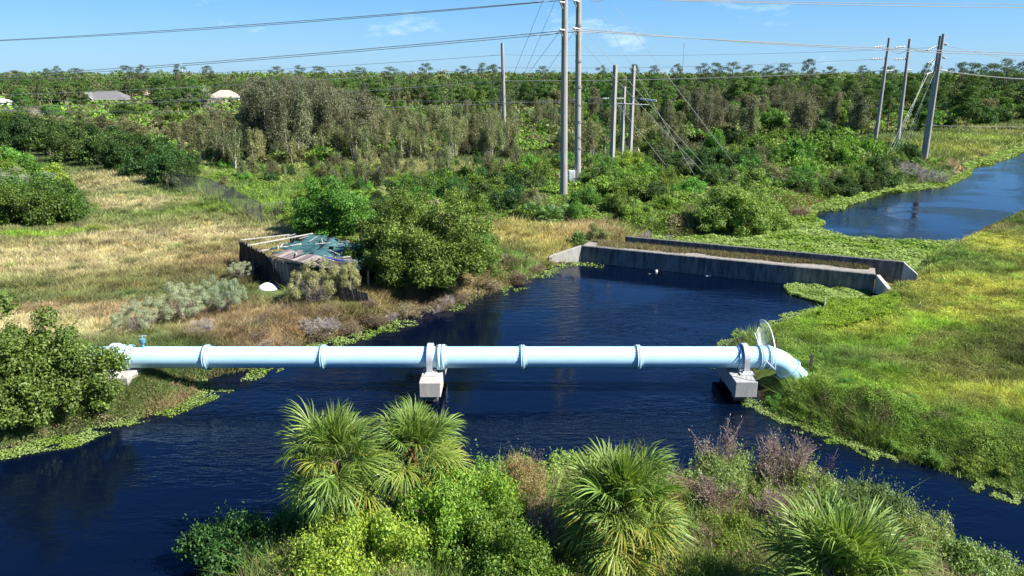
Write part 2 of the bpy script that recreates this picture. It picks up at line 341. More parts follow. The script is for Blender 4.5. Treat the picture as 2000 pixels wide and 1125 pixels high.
def plant_colour(x, y):
    wx = x + 5 * (fbm(x, y, 6, 11) - .5) * np.clip(y / 60, .4, 2); wy = y + 6 * (fbm(x, y, 5, 23) - .5) * np.clip(y / 60, .4, 2)
    acc = np.zeros((len(x), 3)); tot = np.full(len(x), .02); acc += .02 * np.array((.11, .15, .045))
    for (a, b, rx, ry), c in zip(ZA, ZC):
        k = np.exp(-(((wx - a) / rx) ** 2 + ((wy - b) / ry) ** 2) * 1.6) / (rx * ry) ** .35
        k = k ** 1.6
        acc += k[:, None] * c; tot += k
    c = acc / tot[:, None]
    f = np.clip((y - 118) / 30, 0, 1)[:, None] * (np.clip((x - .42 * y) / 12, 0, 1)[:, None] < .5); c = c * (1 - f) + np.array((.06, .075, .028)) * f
    m = .7 * (fbm(x, y, 1.9, 41) - .5) + .6 * (vnoise(x, y, .55, 43) - .5)
    return np.clip(c * (1 + 1.5 * m[:, None]) * [1.0, 1.02, 1.12], .01, .7)
# ------------------------------------------------------------------ ground sheet
def gl(a, lo, hi, st, far):
    mid = np.arange(lo, hi + st / 2, st); l = [lo]; s = st
    while l[-1] > -far: s *= 1.25; l.append(l[-1] - s)
    r = [hi]; s = st
    while r[-1] < far: s *= 1.25; r.append(r[-1] + s)
    return np.array(sorted(set(np.round(l[1:], 3)) | set(np.round(mid, 3)) | set(np.round(r[1:], 3))))
xs = gl(0, -50, 75, .5, 3500); ys = gl(0, 8, 120, .5, 3800)
X, Y = np.meshgrid(xs, ys); P2 = np.stack([X.ravel(), Y.ravel()], 1); Dg = shore(P2); Zg = height(P2, Dg)
nx, ny = len(xs), len(ys); i = np.arange((nx - 1) * (ny - 1)); r_ = i // (nx - 1); c_ = i % (nx - 1); a_ = r_ * nx + c_
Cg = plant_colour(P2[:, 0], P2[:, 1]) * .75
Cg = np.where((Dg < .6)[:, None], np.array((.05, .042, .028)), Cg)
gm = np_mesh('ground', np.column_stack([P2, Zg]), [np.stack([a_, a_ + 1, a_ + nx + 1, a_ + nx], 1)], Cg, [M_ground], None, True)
tag(link('ground', gm), kind='structure')
wm = np_mesh('water', np.array([(-260, -120, 0), (420, -120, 0), (420, 420, 0), (-260, 420, 0)], float), [np.array([[0, 1, 2, 3]])], None, [M_water])
tag(link('water', wm), kind='structure')
# ================================================================== WATER PIPE
PY_, PZ_, PR = 32.6, 1.76, .515
def px2x(px): return (px - 1000) / F * 34.95
t = empty('water_pipe', (px2x(845), PY_, PZ_)); tag(t, 'long pale blue steel water pipe with bolted joints crossing the dark canal on three piers', 'pipeline')
ox = px2x(845)
def ring_pts(x, r, k): a = np.arange(k) / k * 2 * pi; return np.column_stack([np.full(k, x), r * np.cos(a), r * np.sin(a)])
def lathe_x(prof, k=48, C=(1, 1, 1)):
    g = Geo(); V = np.concatenate([ring_pts(x, r, k) for x, r in prof]); j = np.arange(k)
    q = np.stack([j, (j + 1) % k, (j + 1) % k + k, j + k], 1); g.add(V, (q[None] + (np.arange(len(prof) - 1) * k)[:, None, None]).reshape(-1, 4), C); return g
flx = [240, 405, 632, 857, 1020, 1245, 1441]
PB, PDK = (.5, .7, .8), (.2, .23, .25)
for a, b in zip(flx[:-1], flx[1:]):
    g = lathe_x([(px2x(a) - ox + .05, PR), (px2x(b) - ox - .05, PR)], 64); g.build('pipe_section', [M_pipe], t, smooth=True)
g = Geo(); xl = px2x(150) - ox; lp = [(px2x(240) - ox - .05, 0, 0), (xl, 0, 0)] + [(xl - 1.2 * sin(a), 0, -1.2 * (1 - cos(a))) for a in np.linspace(.1, R(55), 8)]; lp.append((lp[-1][0] - 1.2, 0, lp[-1][2] - 1.7)); g.path(lp[::-1], PR, (1, 1, 1), 48); g.build('elbow', [M_pipe], t, smooth=True)
lathe_x([(px2x(1441) - ox + .05, PR), (px2x(1490) - ox, PR)], 64).build('pipe_section', [M_pipe], t, smooth=True)
def flange(x, w_=.17, extra=.085, nb=30, mats=(M_pipe, M_metal)):
    g = lathe_x([(x - w_ / 2 - .16, PR + .003), (x - w_ / 2 - .03, PR + .02), (x - w_ / 2, PR + .03), (x - w_ / 2, PR + extra), (x - .012, PR + extra), (x - .012, PR + extra - .02), (x + .012, PR + extra - .02), (x + .012, PR + extra), (x + w_ / 2, PR + extra), (x + w_ / 2, PR + .03), (x + w_ / 2 + .03, PR + .02), (x + w_ / 2 + .16, PR + .003)], 64, PB)
    a = np.arange(nb) / nb * 2 * pi; c = np.column_stack([np.full(nb, x), (PR + extra - .035) * np.cos(a), (PR + extra - .035) * np.sin(a)])
    g.tubes(c - [w_ / 2 + .055, 0, 0], c + [w_ / 2 + .055, 0, 0], .02, .02, PDK, 6, 1)
    o = g.build('flange', list(mats), t); o.data.polygons.foreach_set('use_smooth', [len(p.vertices) == 4 and p.material_index == 0 for p in o.data.polygons]); return o
for f in flx[:1] + flx[1:3] + flx[4:6]: flange(px2x(f) - ox)
flange(px2x(862) - ox, .34, .10); flange(px2x(1441) - ox, .12, .06); flange(px2x(256) - ox, .10, .09)
flange(px2x(1483) - ox, .16, .09); flange(px2x(1500) - ox, .1, .07)
# elbow going down into the bank
R_ = 1.7; x0 = px2x(1490) - ox; pts = []
for a in np.linspace(0, R(48), 12): pts.append((x0 + R_ * sin(a), 0, -R_ * (1 - cos(a))))
d = np.array((cos(R(48)), 0, -sin(R(48)))); e0 = np.array(pts[-1])
g = Geo(); g.path(np.array([(x0 - .01, 0, 0)] + pts + [tuple(e0 + d * .5), tuple(e0 + d * 2.6)]), PR + .012, (1, 1, 1), 48); g.build('elbow', [M_pipe], t, smooth=True)
g = Geo(); g.path([e0 + d * .0, e0 + d * .09], PR + .10, PB, 48, cap=True); g.path([e0 + d * .62, e0 + d * .74], PR + .06, PB, 48, cap=True); g.build('elbow_collar', [M_pipe], t)
# buried thrust wrap beyond the elbow
# air valve
vx = px2x(283) - ox
v = Geo(); v.tubes([[vx, 0, PR - .05]], [[vx, 0, PR + .2]], .05, .05, (.12, .3, .4), 12); v.path([(vx, 0, PR + .18), (vx, 0, PR + .24), (vx, 0, PR + .42), (vx, 0, PR + .45)], [.09, .13, .15, .07], (.08, .2, .27), 14, cap=True)
vo = v.build('air_valve', [M_plain], t)
v = Geo(); v.tubes([[vx, 0, PR + .44]], [[vx, 0, PR + .56]], .03, .03, (.2, .33, .4), 8); v.bar((vx - .12, 0, PR + .55), (vx + .2, .05, PR + .56), .05, .03, (.3, .4, .45)); v.build('valve_cap', [M_plain], vo)
# fan shaped climbing guard
gx = px2x(1489) - ox; RG = 1.78
g = Geo(); aa = np.linspace(R(3), R(118), 40)
g.path(np.column_stack([np.full(40, 0), -RG * np.cos(aa) * .98, RG * np.sin(aa)]), .028, (.72, .8, .84), 8, cap=True)
fg = g.build('climbing_guard', [M_metal], t, (gx, 0, 0)); g = Geo()
a = np.linspace(R(2), R(150), 21); c0 = np.column_stack([0 * a, -(PR) * np.cos(a), PR * np.sin(a)]); rr = np.where(a < R(118), RG + .02, 1.5); c1 = np.column_stack([0 * a, -rr * np.cos(a), rr * np.sin(a)])
g.tubes(c0, c1, .008, .005, (.62, .68, .7), 5)
g.build('guard_spikes', [M_metal], fg)
g = Geo(); a = R(152); g.tubes([[0, -PR * cos(a), PR * sin(a)]], [[0, -1.55 * cos(a), 1.55 * sin(a)]], .03, .03, (.75, .82, .85), 8); a = R(3); g.tubes([[0, -PR * cos(a), PR * sin(a)]], [[0, -RG * cos(a), RG * sin(a)]], .03, .03, (.75, .82, .85), 8); g.build('guard_rail', [M_metal], fg)
# piers with steel straps
def bevel(o, w_=.02):
    m = o.modifiers.new('Bevel', 'BEVEL'); m.width = w_; m.segments = 2; m.limit_method = 'ANGLE'
def pier(pxc, px_s, yf, yb, z0, z1, label, wd_=.98, mt=M_conc_lt):
    cx = (pxc - 1000) / F * (yf * cos(PITCH) + (H - z1) * sin(PITCH))
    t = empty('pipe_pier', (cx, (yf + yb) / 2, 0)); tag(t, label, 'pier', 'concrete piers under the pipe')
    hl = (yb - yf) / 2
    g = Geo(); g.box((-wd_ / 2, -hl, z0), (wd_ / 2, hl, z1), (1, 1, 1)); bevel(g.build('pier_cap', [mt], t), .03)
    for s in (-.55, .55):
        g = Geo(); g.box((-.3, s * hl - .3, -1.6), (.3, s * hl + .3, z0 + .002), (1, 1, 1)); g.build('pile', [M_conc], t)
    sx = px2x(px_s) - cx; oy = PY_ - (yf + yb) / 2
    # U-shaped strap: two legs and an arch over the pipe
    g = Geo(); a = np.linspace(0, pi, 40); ri, ro = PR + .03, PR + .17; w2 = .13
    prof = [(oy - ri * cos(x), PZ_ + ri * sin(x)) for x in a]; pro = [(oy - ro * cos(x), PZ_ + ro * sin(x)) for x in a]
    prof = [(prof[0][0], z1 + .12)] + prof + [(prof[-1][0], z1 + .12)]; pro = [(pro[0][0], z1 + .12)] + pro + [(pro[-1][0], z1 + .12)]
    n = len(prof); V = []
    for p, q in zip(prof, pro): V += [(sx - w2, *p), (sx + w2, *p), (sx + w2, *q), (sx - w2, *q)]
    k = np.arange(n - 1)[:, None] * 4; Fq = np.concatenate([k + [0, 1, 5, 4], k + [1, 2, 6, 5], k + [2, 3, 7, 6], k + [3, 0, 4, 7]])
    g.add(V, Fq, (.50, .53, .55)); s_ = g.build('steel_strap', [M_metal], t)
    for yy in (oy - ri - .07, oy + ri + .07):
        g = Geo(); g.box((sx - .34, yy - .26, z1 + .003), (sx + .34, yy + .26, z1 + .07), (.55, .54, .5)); g.box((sx - .2, yy - .15, z1 + .07), (sx + .2, yy + .15, z1 + .125), (.5, .5, .48))
        for a_, b_ in ((-.27, -.2), (.27, -.2), (-.27, .2), (.27, .2)): g.tubes([[sx + a_, yy + b_, z1 + .07]], [[sx + a_, yy + b_, z1 + .12]], .02, .02, (.3, .25, .2), 6)
        g.build('base_plate', [M_plain], s_)
    g = Geo(); g.box((sx - .3, oy - .4, z1 + .004), (sx + .3, oy + .4, PZ_ - PR + .05), (.45, .46, .46)); g.build('saddle_block', [M_plain], t)
    return t
pier(839, 841, 31.0, 34.4, .40, 1.13, 'middle pale concrete pier standing in the open water under the pipe')
pier(1459, 1452, 31.0, 34.7, .40, 1.18, 'grey concrete pier at the weedy right bank below the spiked guard', 1.02, concrete('grey_concrete', (.36, .36, .35), (.22, .22, .22), .8))
pier(228, 226, 31.3, 34.6, .1, 1.25, 'sunlit concrete pier half hidden by the leafy bush at the left bank', .95)
# ================================================================== CULVERT BRIDGE
t = empty('culvert_bridge', (*((N0 + N1) / 2), 0)); tag(t, 'stained grey concrete culvert bridge with two long headwalls between pool and canal', 'bridge')
bc = np.array((*((N0 + N1) / 2), 0.))
def slab(name, p, q, th, zb0, zt0, zt1, mt=M_conc, side=1, parent=t, zb1=None):
    """wall from p to q (plan), thickness th away from the camera"""
    p = np.array(p); q = np.array(q); d = nrm(q - p); n = np.array((-d[1], d[0])) * th * side; zb1 = zb0 if zb1 is None else zb1
    g = Geo(); g.hexa([(*p, zb0), (*q, zb1), (*(q + n), zb1), (*(p + n), zb0), (*p, zt0), (*q, zt1), (*(q + n), zt1), (*(p + n), zt0)], (1, 1, 1))
    g.V = [v - bc for v in g.V]; o = g.build(name, [mt], parent); bevel(o, .025); return o
Lw = np.linalg.norm(N1 - N0)
slab('near_headwall', N0, N1, .3, -1.6, 1.36, 1.36)
slab('far_headwall', F0 - wn_ * .3, F1 - wn_ * .3, .3, -1.6, 1.98, 1.95)
g = Geo(); a_ = N0 + wn_ * .302 - wd * .0; b_ = N1 + wn_ * .302; c_2 = N1 + wn_ * (DECK_W - .3); d_2 = N0 + wn_ * (DECK_W - .3)
g.hexa([(*a_, .7), (*b_, .7), (*c_2, .7), (*d_2, .7), (*a_, 1.33), (*b_, 1.33), (*c_2, 1.33), (*d_2, 1.33)], (1, 1, 1)); g.V = [v - bc for v in g.V]; g.build('deck', [M_deck], t)
# wing walls
wl = G(1072, 516)[:2]; slab('wing_wall', wl, N0, .28, -1.2, .62, 1.36, M_conc_lt)
wr = N1 + wd * 1.2 - wn_ * 2.6; slab('wing_wall', N1 + wd * .02, wr, .28, -1.2, 1.36, .55, M_conc_lt)
wf = F1 + wd * 1.0 - wn_ * .3; slab('wing_wall', F1 - wn_ * .3 + wd * .02, wf, .28, -.8, 1.95, 1.15, M_conc_lt)
# sediment and straw on the deck
rng = np.random.default_rng(5)
n = 9000; u = rng.random(n) * (Lw - .6) + .2; v = .32 + (DECK_W - .68) * rng.random(n) ** .55
keep = (vnoise(u, v * 3, 2.2, 8) + (v / DECK_W) * .8 - .25 * (u / Lw) > .78); u = u[keep]; v = v[keep]; n = len(u)
P = N0 + wd * u[:, None] + wn_ * v[:, None]; hgt = rng.random(n) * .3 + .07
g = Geo(); ba = np.column_stack([P, np.full(n, 1.33)]); g.tubes(ba, ba + np.column_stack([rng.normal(size=(n, 2)) * .1, hgt]), .02, .004, np.array((.30, .27, .13)) * rng.uniform(.5, 1.3, (n, 1)), 3)
tag(g.build('deck_straw', [M_grass]), 'dry straw grass growing along the culvert deck', 'grass', None, 'stuff')
# floating debris by the wall
def debris(px, py, sx, sy, sz, c, label, name='floating_debris'):
    p = G(px, py, 0); g = Geo(); rs = np.random.default_rng(int(px)); k = 9; a = np.arange(k) / k * 2 * pi; r = rs.uniform(.75, 1.1, k)
    b = np.column_stack([np.cos(a) * r * sx, np.sin(a) * r * sy, np.full(k, -.03)]); tt = b * [.8, .8, 1]; tt[:, 2] = sz * rs.uniform(.7, 1.1, k)
    g.add(np.vstack([b, tt, [[0, 0, sz * 1.2]]]), np.stack([np.arange(k), (np.arange(k) + 1) % k, (np.arange(k) + 1) % k + k, np.arange(k) + k], 1), c)
    g.F.append(np.stack([np.arange(k) + k, (np.arange(k) + 1) % k + k, np.full(k, 2 * k)], 1)); g.M.append(np.zeros(k, int))
    tag(g.build(name, [M_plain], None, tuple(p)), label, 'debris')
debris(1282, 531, .12, .1, .14, (.7, .7, .68), 'small white scrap floating in the shade of the culvert wall')
debris(1384, 539, .32, .1, .05, (.62, .62, .6), 'pale flat board floating at the foot of the culvert wall')
debris(1268, 535, .15, .07, .03, (.12, .1, .08), 'dark stick floating left of the white scrap near the culvert wall', 'floating_stick')
# ================================================================== SHACK
A, B, C_, E = np.array((-19.9, 52.6)), np.array((-15.9, 47.4)), np.array((-10.3, 44.6)), np.array((-11.2, 51.6))
zs = 1.0; cen = np.array((*((A + C_) / 2), 0.))
t = empty('shack', tuple(cen)); tag(t, 'tumbledown grey plank shack with torn teal roof sheets and a black netting side', 'shack')
rs = np.random.default_rng(11)
GW = np.array((.15, .13, .11))
def planks(name, p, q, h0, h1, z0=zs - .3, wdt=.16, lean=0, parent=t, gap=.02):
    p = np.array(p, float); q = np.array(q, float); d = nrm(q - p); nrmv = np.array((d[1], -d[0])); Ln = np.linalg.norm(q - p); m = int(Ln / wdt); g = Geo()
    for k in range(m):
        s = k / m; h = h0 + (h1 - h0) * s + rs.uniform(-.12, .1); a = p + d * (k * Ln / m); b = p + d * ((k + 1) * Ln / m - gap); off = nrmv * rs.uniform(-.02, .025); th = nrmv * -.03; ln = nrmv * lean + nrmv * rs.uniform(-.03, .03)
        c = GW * rs.uniform(.55, 1.5)
        g.hexa([(*(a + off), z0), (*(b + off), z0), (*(b + off + th), z0), (*(a + off + th), z0), (*(a + off + ln), z0 + h), (*(b + off + ln), z0 + h + rs.uniform(-.04, .04)), (*(b + off + th + ln), z0 + h), (*(a + off + th + ln), z0 + h)], c)
    g.V = [v - cen for v in g.V]; return g.build(name, [M_wood], parent)
planks('plank_wall', B, C_, 2.15, 1.7, lean=.08)
planks('plank_wall', A + (.05, .05), B, 2.2, 2.2, lean=.02)
planks('plank_wall', C_, E, 1.9, 2.0)
planks('plank_wall', E, A + (3.1, 1.6), 2.0, 2.15)
# collapsed lean-to at the right end
C2 = C_ + (1.4, -.7)
planks('lean_to_wall', C_ + (-.6, -.35), C2, 1.5, .9, lean=.35)
def beam(name, a, b, w_=.08, h_=.07, c=(.42, .40, .36), parent=t):
    g = Geo(); g.bar(np.array(a) - cen, np.array(b) - cen, w_, h_, c); return g.build(name, [M_wood], parent)
top = zs + 1.9
Bk = A + np.array((3.1, 1.6)); AB = lambda s: A * (1 - s) + B * s; BE = lambda s: Bk * (1 - s) + E * s
beam('roof_beam', (*A, top + .1), (*Bk, top + .15)); beam('roof_beam', (*AB(.3), top + .08), (*(Bk + (1.7, .2)), top + .2)); beam('roof_beam', (*AB(.62), top + .05), (*(AB(.62) + (2.4, 1.6)), top + .18))
beam('corner_post', (*(AB(.28) + (-.03, -.08)), zs + 1.3), (*(AB(.26) + (-.03, -.08)), top + .12), .09, .05, (.4, .37, .3)); beam('corner_post', (*A, zs - .3), (*A, top + .1), .12, .12, (.3, .27, .23)); beam('corner_post', (*B, zs - .3), (*B, top), .12, .12, (.25, .22, .2))
beam('roof_beam', (*B, top - .02), (*C_, top - .16), .09, .09, (.2, .18, .16)); beam('roof_beam', (*Bk, top + .12), (*E, top + .02), .09, .09, (.2, .18, .16))
def sheet(name, corners, nu, nv, c, amp=.06, seed=0, ragged=.0, mt=M_sheet, sag=.12, parent=t, skip=0):
    """crumpled sheet over four corners (3-D)"""
    rr = np.random.default_rng(seed); p = [np.array(x, float) for x in corners]; V = []
    for jj in range(nv + 1):
        for ii in range(nu + 1):
            u, v = ii / nu, jj / nv; q = p[0] * (1 - u) * (1 - v) + p[1] * u * (1 - v) + p[2] * u * v + p[3] * (1 - u) * v
            V.append(q)
    V = np.array(V); uu = np.tile(np.arange(nu + 1) / nu, nv + 1); vv = np.repeat(np.arange(nv + 1) / nv, nu + 1)
    V[:, 2] += amp * (fbm(uu * 9 + seed, vv * 7, 1.3, seed) - .5) * 2 + amp * .5 * np.sin(uu * 19 + vv * 4 + seed) - sag * 4 * uu * (1 - uu) * vv
    if ragged:
        e = (uu == 0) | (uu == 1) | (vv == 0) | (vv == 1); V[e, :2] += rr.normal(size=(e.sum(), 2)) * ragged
    k = np.arange(nu * nv); a = (k // nu) * (nu + 1) + k % nu; Fq = np.stack([a, a + 1, a + nu + 2, a + nu + 1], 1)
    if skip: Fq = Fq[(vnoise(uu[a] * 10 + seed, vv[a] * 10, 1.6, seed + 2) > skip)]
    cc = np.array(c) * (.85 + .3 * fbm(uu * 8, vv * 8, 1.1, seed + 7))[:, None]
    g = Geo(); g.add(V - cen, Fq, cc); o = g.build(name, [mt], parent, smooth=True); s_ = o.modifiers.new('Solidify', 'SOLIDIFY'); s_.thickness = .015; return o
P3 = lambda p, z: (p[0], p[1], z)
sheet('roof_sheet', [P3(AB(.72), top + .13), P3(B * .25 + C_ * .75, top - .12), P3(E + (.3, -1.2), top - .05), P3(Bk + (1.9, .2), top + .28)], 36, 24, (.035, .095, .10), .11, 3, .22, skip=.2)
sheet('roof_sheet', [P3(B * .62 + C_ * .38 + (.3, .9), top + .12), P3(C_ + (.4, .5), top - .25), P3(E + (.9, -.2), top - .1), P3(BE(.6) + (.2, 0), top + .3)], 24, 16, (.05, .115, .12), .1, 9, .2, skip=.2)
# weathered boards lying on the roof
g = Geo()
for k in range(15):
    s = k / 14; a = B * (1 - s) + (C_ + (-.5, 0)) * s; c = GW * rs.uniform(.9, 1.9) + (.02, .01, .03)
    n2 = np.array((.42, .9)); g.bar(np.array((*(a + (0, .05)), top + .14 - s * .28)) - cen, np.array((*(a + n2 * rs.uniform(1.3, 1.9)), top + .22 - s * .2 + rs.uniform(-.06, .06))) - cen, .34, .025, c)
g.build('roof_boards', [M_wood], t)
g = Geo(); g.box((0, 0, 0), (1, 1, 1), (1, 1, 1)); g = Geo()
q0 = np.array((*(B * .22 + C_ * .78), 0)) + (0, .3, top + .12); g.box(tuple(q0 - cen + (-.5, 0, -.3)), tuple(q0 - cen + (1.0, 1.3, .1)), (.09, .08, .085)); g.build('roof_box', [M_wood], t)
g = Geo()
for k in range(26):
    a = AB(.7) * (1 - rs.random()) + np.array((-12, 49.5)) * 1.0 * 0; u_, v_ = rs.random(), rs.random()
    q = (B * (1 - u_) + C_ * u_) * (1 - v_) + (Bk * (1 - u_) + E * u_) * v_; an = rs.normal(-.35, .5) + (pi / 2 if rs.random() < .25 else 0); l_ = rs.uniform(.5, 1.7); d_ = np.array((cos(an), sin(an))) * l_ / 2
    g.bar(np.array((*(q - d_), top + rs.uniform(.2, .36))) - cen, np.array((*(q + d_), top + rs.uniform(.22, .4))) - cen, .07, .03, [(.45, .43, .38), (.06, .06, .06), (.28, .27, .25)][k % 3])
g.build('roof_battens', [M_wood], t)
sheet('blue_tarp', [P3(B * .3 + C_ * .7 + (-.2, .9), top + .31), P3(C_ + (-.2, .9), top + .26), P3(C_ + (-.1, 1.25), top + .28), P3(B * .3 + C_ * .7 + (-.2, 1.2), top + .33)], 14, 4, (.03, .08, .42), .05, 4, .05)
# netting: drapes from the rail, folds, falls outwards
g = Geo(); nu, nv = 60, 18; V = []; 
AN = A + (-.08, -.1); d = nrm(B - A); on = np.array((d[1], -d[0])) if (d[1] * -1) > 0 else np.array((-d[1], d[0])); on = np.array((-.78, -.62))
for jj in range(nv + 1):
    for ii in range(nu + 1):
        u, v = ii / nu, jj / nv; q = (AN * (1 - u) + (B + (.05, -.1) + (.9 * v, -.9 * v)) * u)
        fold = .07 * sin(u * 34 + 3 * v * (u - .5) * 6) * v + .05 * sin(u * 71) * v; q = q + on * (.06 + .5 * v ** 1.6 * (.3 + .7 * sin(pi * u)) + fold)
        ztop = top + .05 - .75 * max(0, u - .72) / .28 * 1.0 - .12 * sin(pi * min(1, u / .7)) ; V.append((*q, ztop * (1 - v) + (zs - .25) * v))
k = np.arange(nu * nv); a = (k // nu) * (nu + 1) + k % nu; g.add(np.array(V) - cen, np.stack([a, a + 1, a + nu + 2, a + nu + 1], 1), (.003, .0045, .006)); o = g.build('netting', [M_sheet], t, smooth=True)
# white shell half buried in the grass
p = G(526, 566, .85); k = 20
g = Geo(); V = []; 
for jj in range(8):
    for ii in range(k): a = ii / k * 2 * pi; r = max(0, cos(jj / 7 * pi / 2)) ** .7; V.append((.82 * r * cos(a) * (1 + .12 * cos(3 * a)), .62 * r * sin(a), .42 * sin(jj / 7 * pi / 2)))
j = np.arange(k); q = np.stack([j, (j + 1) % k, (j + 1) % k + k, j + k], 1); g.add(V, (q[None] + (np.arange(7) * k)[:, None, None]).reshape(-1, 4), (.78, .80, .80))
o = g.build('white_tub', [M_plain], None, (p[0], p[1], .82), smooth=True); o.rotation_euler = (R(6), R(10), R(-20)); tag(o, 'upturned white plastic tub lying in the grass beside the shack', 'tub')
# ================================================================== FENCES
def chainlink(name, pts, h, label, sp=2.6, gate=False):
    pts = [np.array(p[:2]) for p in pts]; c = np.array((*pts[0], land_z(*pts[0]))); t = empty(name, tuple(c)); tag(t, label, 'fence')
    seg = np.concatenate([[0], np.cumsum([np.linalg.norm(b - a) for a, b in zip(pts[:-1], pts[1:])])]); Lf = seg[-1]
    at = lambda s: np.array([np.interp(s, seg, [p[0] for p in pts]), np.interp(s, seg, [p[1] for p in pts])])
    n = int(round(Lf / sp)); g2 = Geo(); tops = []
    for k in range(n + 1):
        q = at(Lf * k / n); z = land_z(*q); tops.append(np.array((*q, z)) - c); g = Geo()
        ln = rs.normal(size=2) * .03; r = .05 if k in (0, n) else .03
        g.tubes([tops[-1] - (0, 0, .2)], [tops[-1] + (*ln, h + .05)], r, r, (.08, .08, .08), 6); g.build('post', [M_metal], t)
    tp = np.array(tops); g = Geo(); g.path(tp + (0, 0, h), .028, (.05, .05, .055), 6); g.build('top_rail', [M_metal], t)
    g = Geo(); m = int(Lf / .16); s = np.arange(m) / m * Lf; q = np.array([at(x) for x in s]); zz = np.interp(s, np.arange(n + 1) / n * Lf, tp[:, 2]); b = np.column_stack([q, zz + c[2]]) - c
    dd = np.array([at(min(Lf, x + h)) for x in s]); ztop = np.interp(np.minimum(Lf, s + h), np.arange(n + 1) / n * Lf, tp[:, 2]); e = np.column_stack([dd, ztop + c[2] + h]) - c
    g.tubes(b, e, .006, .006, (.12, .12, .12), 3); b2 = np.column_stack([dd, ztop + c[2] + .02]) - c; e2 = b + (0, 0, h); g.tubes(b2, e2, .006, .006, (.12, .12, .12), 3); g.build('wire_mesh', [M_metal], t); return t
chainlink('chain_link_fence', [G(330, 372, 1), G(400, 380, 1), G(455, 405, 1), G(512, 437, 1)], 2.1, 'dark chain link fence running down the meadow edge to the shack')
chainlink('fence_gate', [G(512, 436, 1), G(556, 428, 1)], 1.8, 'low wire fence run turning right from the fence corner behind the shack', 2.2)
def post(name, px, py, hh, r, c, label, lean=(0, 0), mt=M_wood, sq=False, z=.8):
    p = G(px, py, z); g = Geo(); zz = land_z(p[0], p[1]); top_ = np.array((lean[0], lean[1], hh))
    if sq: g.bar((0, 0, -.3), top_, 2 * r, 2 * r, c)
    else: g.tubes([[0, 0, -.3]], [top_], r, r * .9, c, 8); g.path([top_ - (0, 0, .02), top_ + (0, 0, .01)], r * 1.1, np.array(c) * 1.1, 8, cap=True)
    return tag(g.build(name, [mt], None, (p[0], p[1], zz)), label, 'post')
post('marker_post', 1581, 727, .8, .05, (.07, .05, .04), 'short dark wooden post in the grass just past the pipe elbow', (.03, 0), sq=True)
post('marker_post', 1608, 612, .85, .035, (.75, .76, .74), 'slim white post at the water edge below the culvert', (.02, 0), M_plain)
post('timber_post', 720, 570, 1.3, .06, (.35, .31, .25), 'grey timber post standing right of the shack', (.05, 0), sq=True)
post('timber_post', 703, 552, 1.5, .05, (.25, .4, .42), 'teal sheeted post at the right corner of the shack', (.03, 0), sq=True)
post('steel_post', 934, 582, 1.6, .03, (.06, .06, .06), 'thin dark post at the water edge below the big leafy tree', (.0, 0), M_metal, z=.1)
p = G(934, 582, .1); g = Geo(); g.tubes([[0, 0, 1.0]], [[-1.5, .8, 1.35]], .02, .02, (.06, .06, .06), 5); g.tubes([[0, 0, .25]], [[-1.5, .6, .9]], .02, .02, (.06, .06, .06), 5)
tag(g.build('fallen_rail', [M_metal], None, tuple(p)), 'thin dark rails leaning from the post into the big tree', 'rail')
# ================================================================== POWER LINE
def pole_obj(name, base, top, r0, r1, label, group, square=False, mt=M_pole):
    b = np.array(base, float); tt = np.array(top, float); t = empty(name, tuple(b)); tag(t, label, 'utility pole', group)
    g = Geo()
    n = 9; s = np.linspace(0, 1, n); pts = (tt - b)[None] * s[:, None]
    pts = np.vstack([[0, 0, -1.0], pts]); rad = np.concatenate([[r0], r0 + (r1 - r0) * s])
    if square:
        g.path(pts, rad * 1.25, (1, 1, 1), 4, cap=True)
    else: g.path(pts, rad, (1, 1, 1), 20, cap=True)
    o = g.build('shaft', [mt], t, smooth=not square); return t, b, tt
def arm(t, b, a, e, r=.05, c=(.42, .41, .38), name='insulator_arm', parent=None):
    g = Geo(); a = np.array(a) - b; e = np.array(e) - b; g.tubes([a], [e], r, r * .8, c, 8)
    for k in range(7): q = a + (e - a) * (k + 1) / 8; d_ = nrm(e - a) * .03; g.tubes([q - d_], [q + d_], r * 1.7, r * 1.5, (.38, .4, .4), 8)
    return g.build(name, [M_metal], t)
YA, YB, YC = 82.5, 90.6, 149
Ab, At = W(1101, 391, YA), W(1103.5, -60, YA); Bb, Bt = W(1128, 369, YB), W(1130.5, -50, YB)
pA, bA, tA = pole_obj('utility_pole', Ab, At, .42, .30, 'tallest round concrete pole, the nearer left one of the middle pair', 'tall transmission poles')
pB, bB, tB = pole_obj('utility_pole', Bb, Bt, .41, .30, 'tall round concrete pole with a grey box, right of the middle pair', 'tall transmission poles')
Cb, Ct = W(986, 287, YC), W(981, 84, YC); pC, bC, tC = pole_obj('utility_pole', Cb, Ct, .42, .30, 'lone slim round pole left of the middle pair, rising from the trees', 'tall transmission poles')
YR = (136, 131, 121.5, 119.5)
R1 = pole_obj('utility_pole', W(1709, 278, YR[0]), W(1737, 74, YR[0]), .36, .22, 'leftmost of the four far right poles, leaning slightly', 'far right transmission poles')
R2 = pole_obj('utility_pole', W(1752, 284, YR[1]), W(1777, 76, YR[1]), .36, .22, 'second from left of the four far right poles', 'far right transmission poles')
R3 = pole_obj('utility_pole', W(1804, 297, YR[2]), W(1837, 70, YR[2]), .34, .22, 'far right pole tied by many guy wires, behind the last one', 'far right transmission poles')
R4 = pole_obj('utility_pole', W(1807, 309, YR[3]), W(1843, 66, YR[3]), .36, .22, 'nearest and rightmost far pole beside the canal bank', 'far right transmission poles')
M1 = pole_obj('square_pole', W(1195, 329, 106), W(1202, 127, 106), .32, .26, 'nearest square white concrete pole in the thicket right of the pair', 'square concrete poles', True)
M2 = pole_obj('square_pole', W(1214, 312, 116), W(1219.5, 169, 116), .28, .22, 'short square concrete pole between two taller square poles', 'square concrete poles', True)
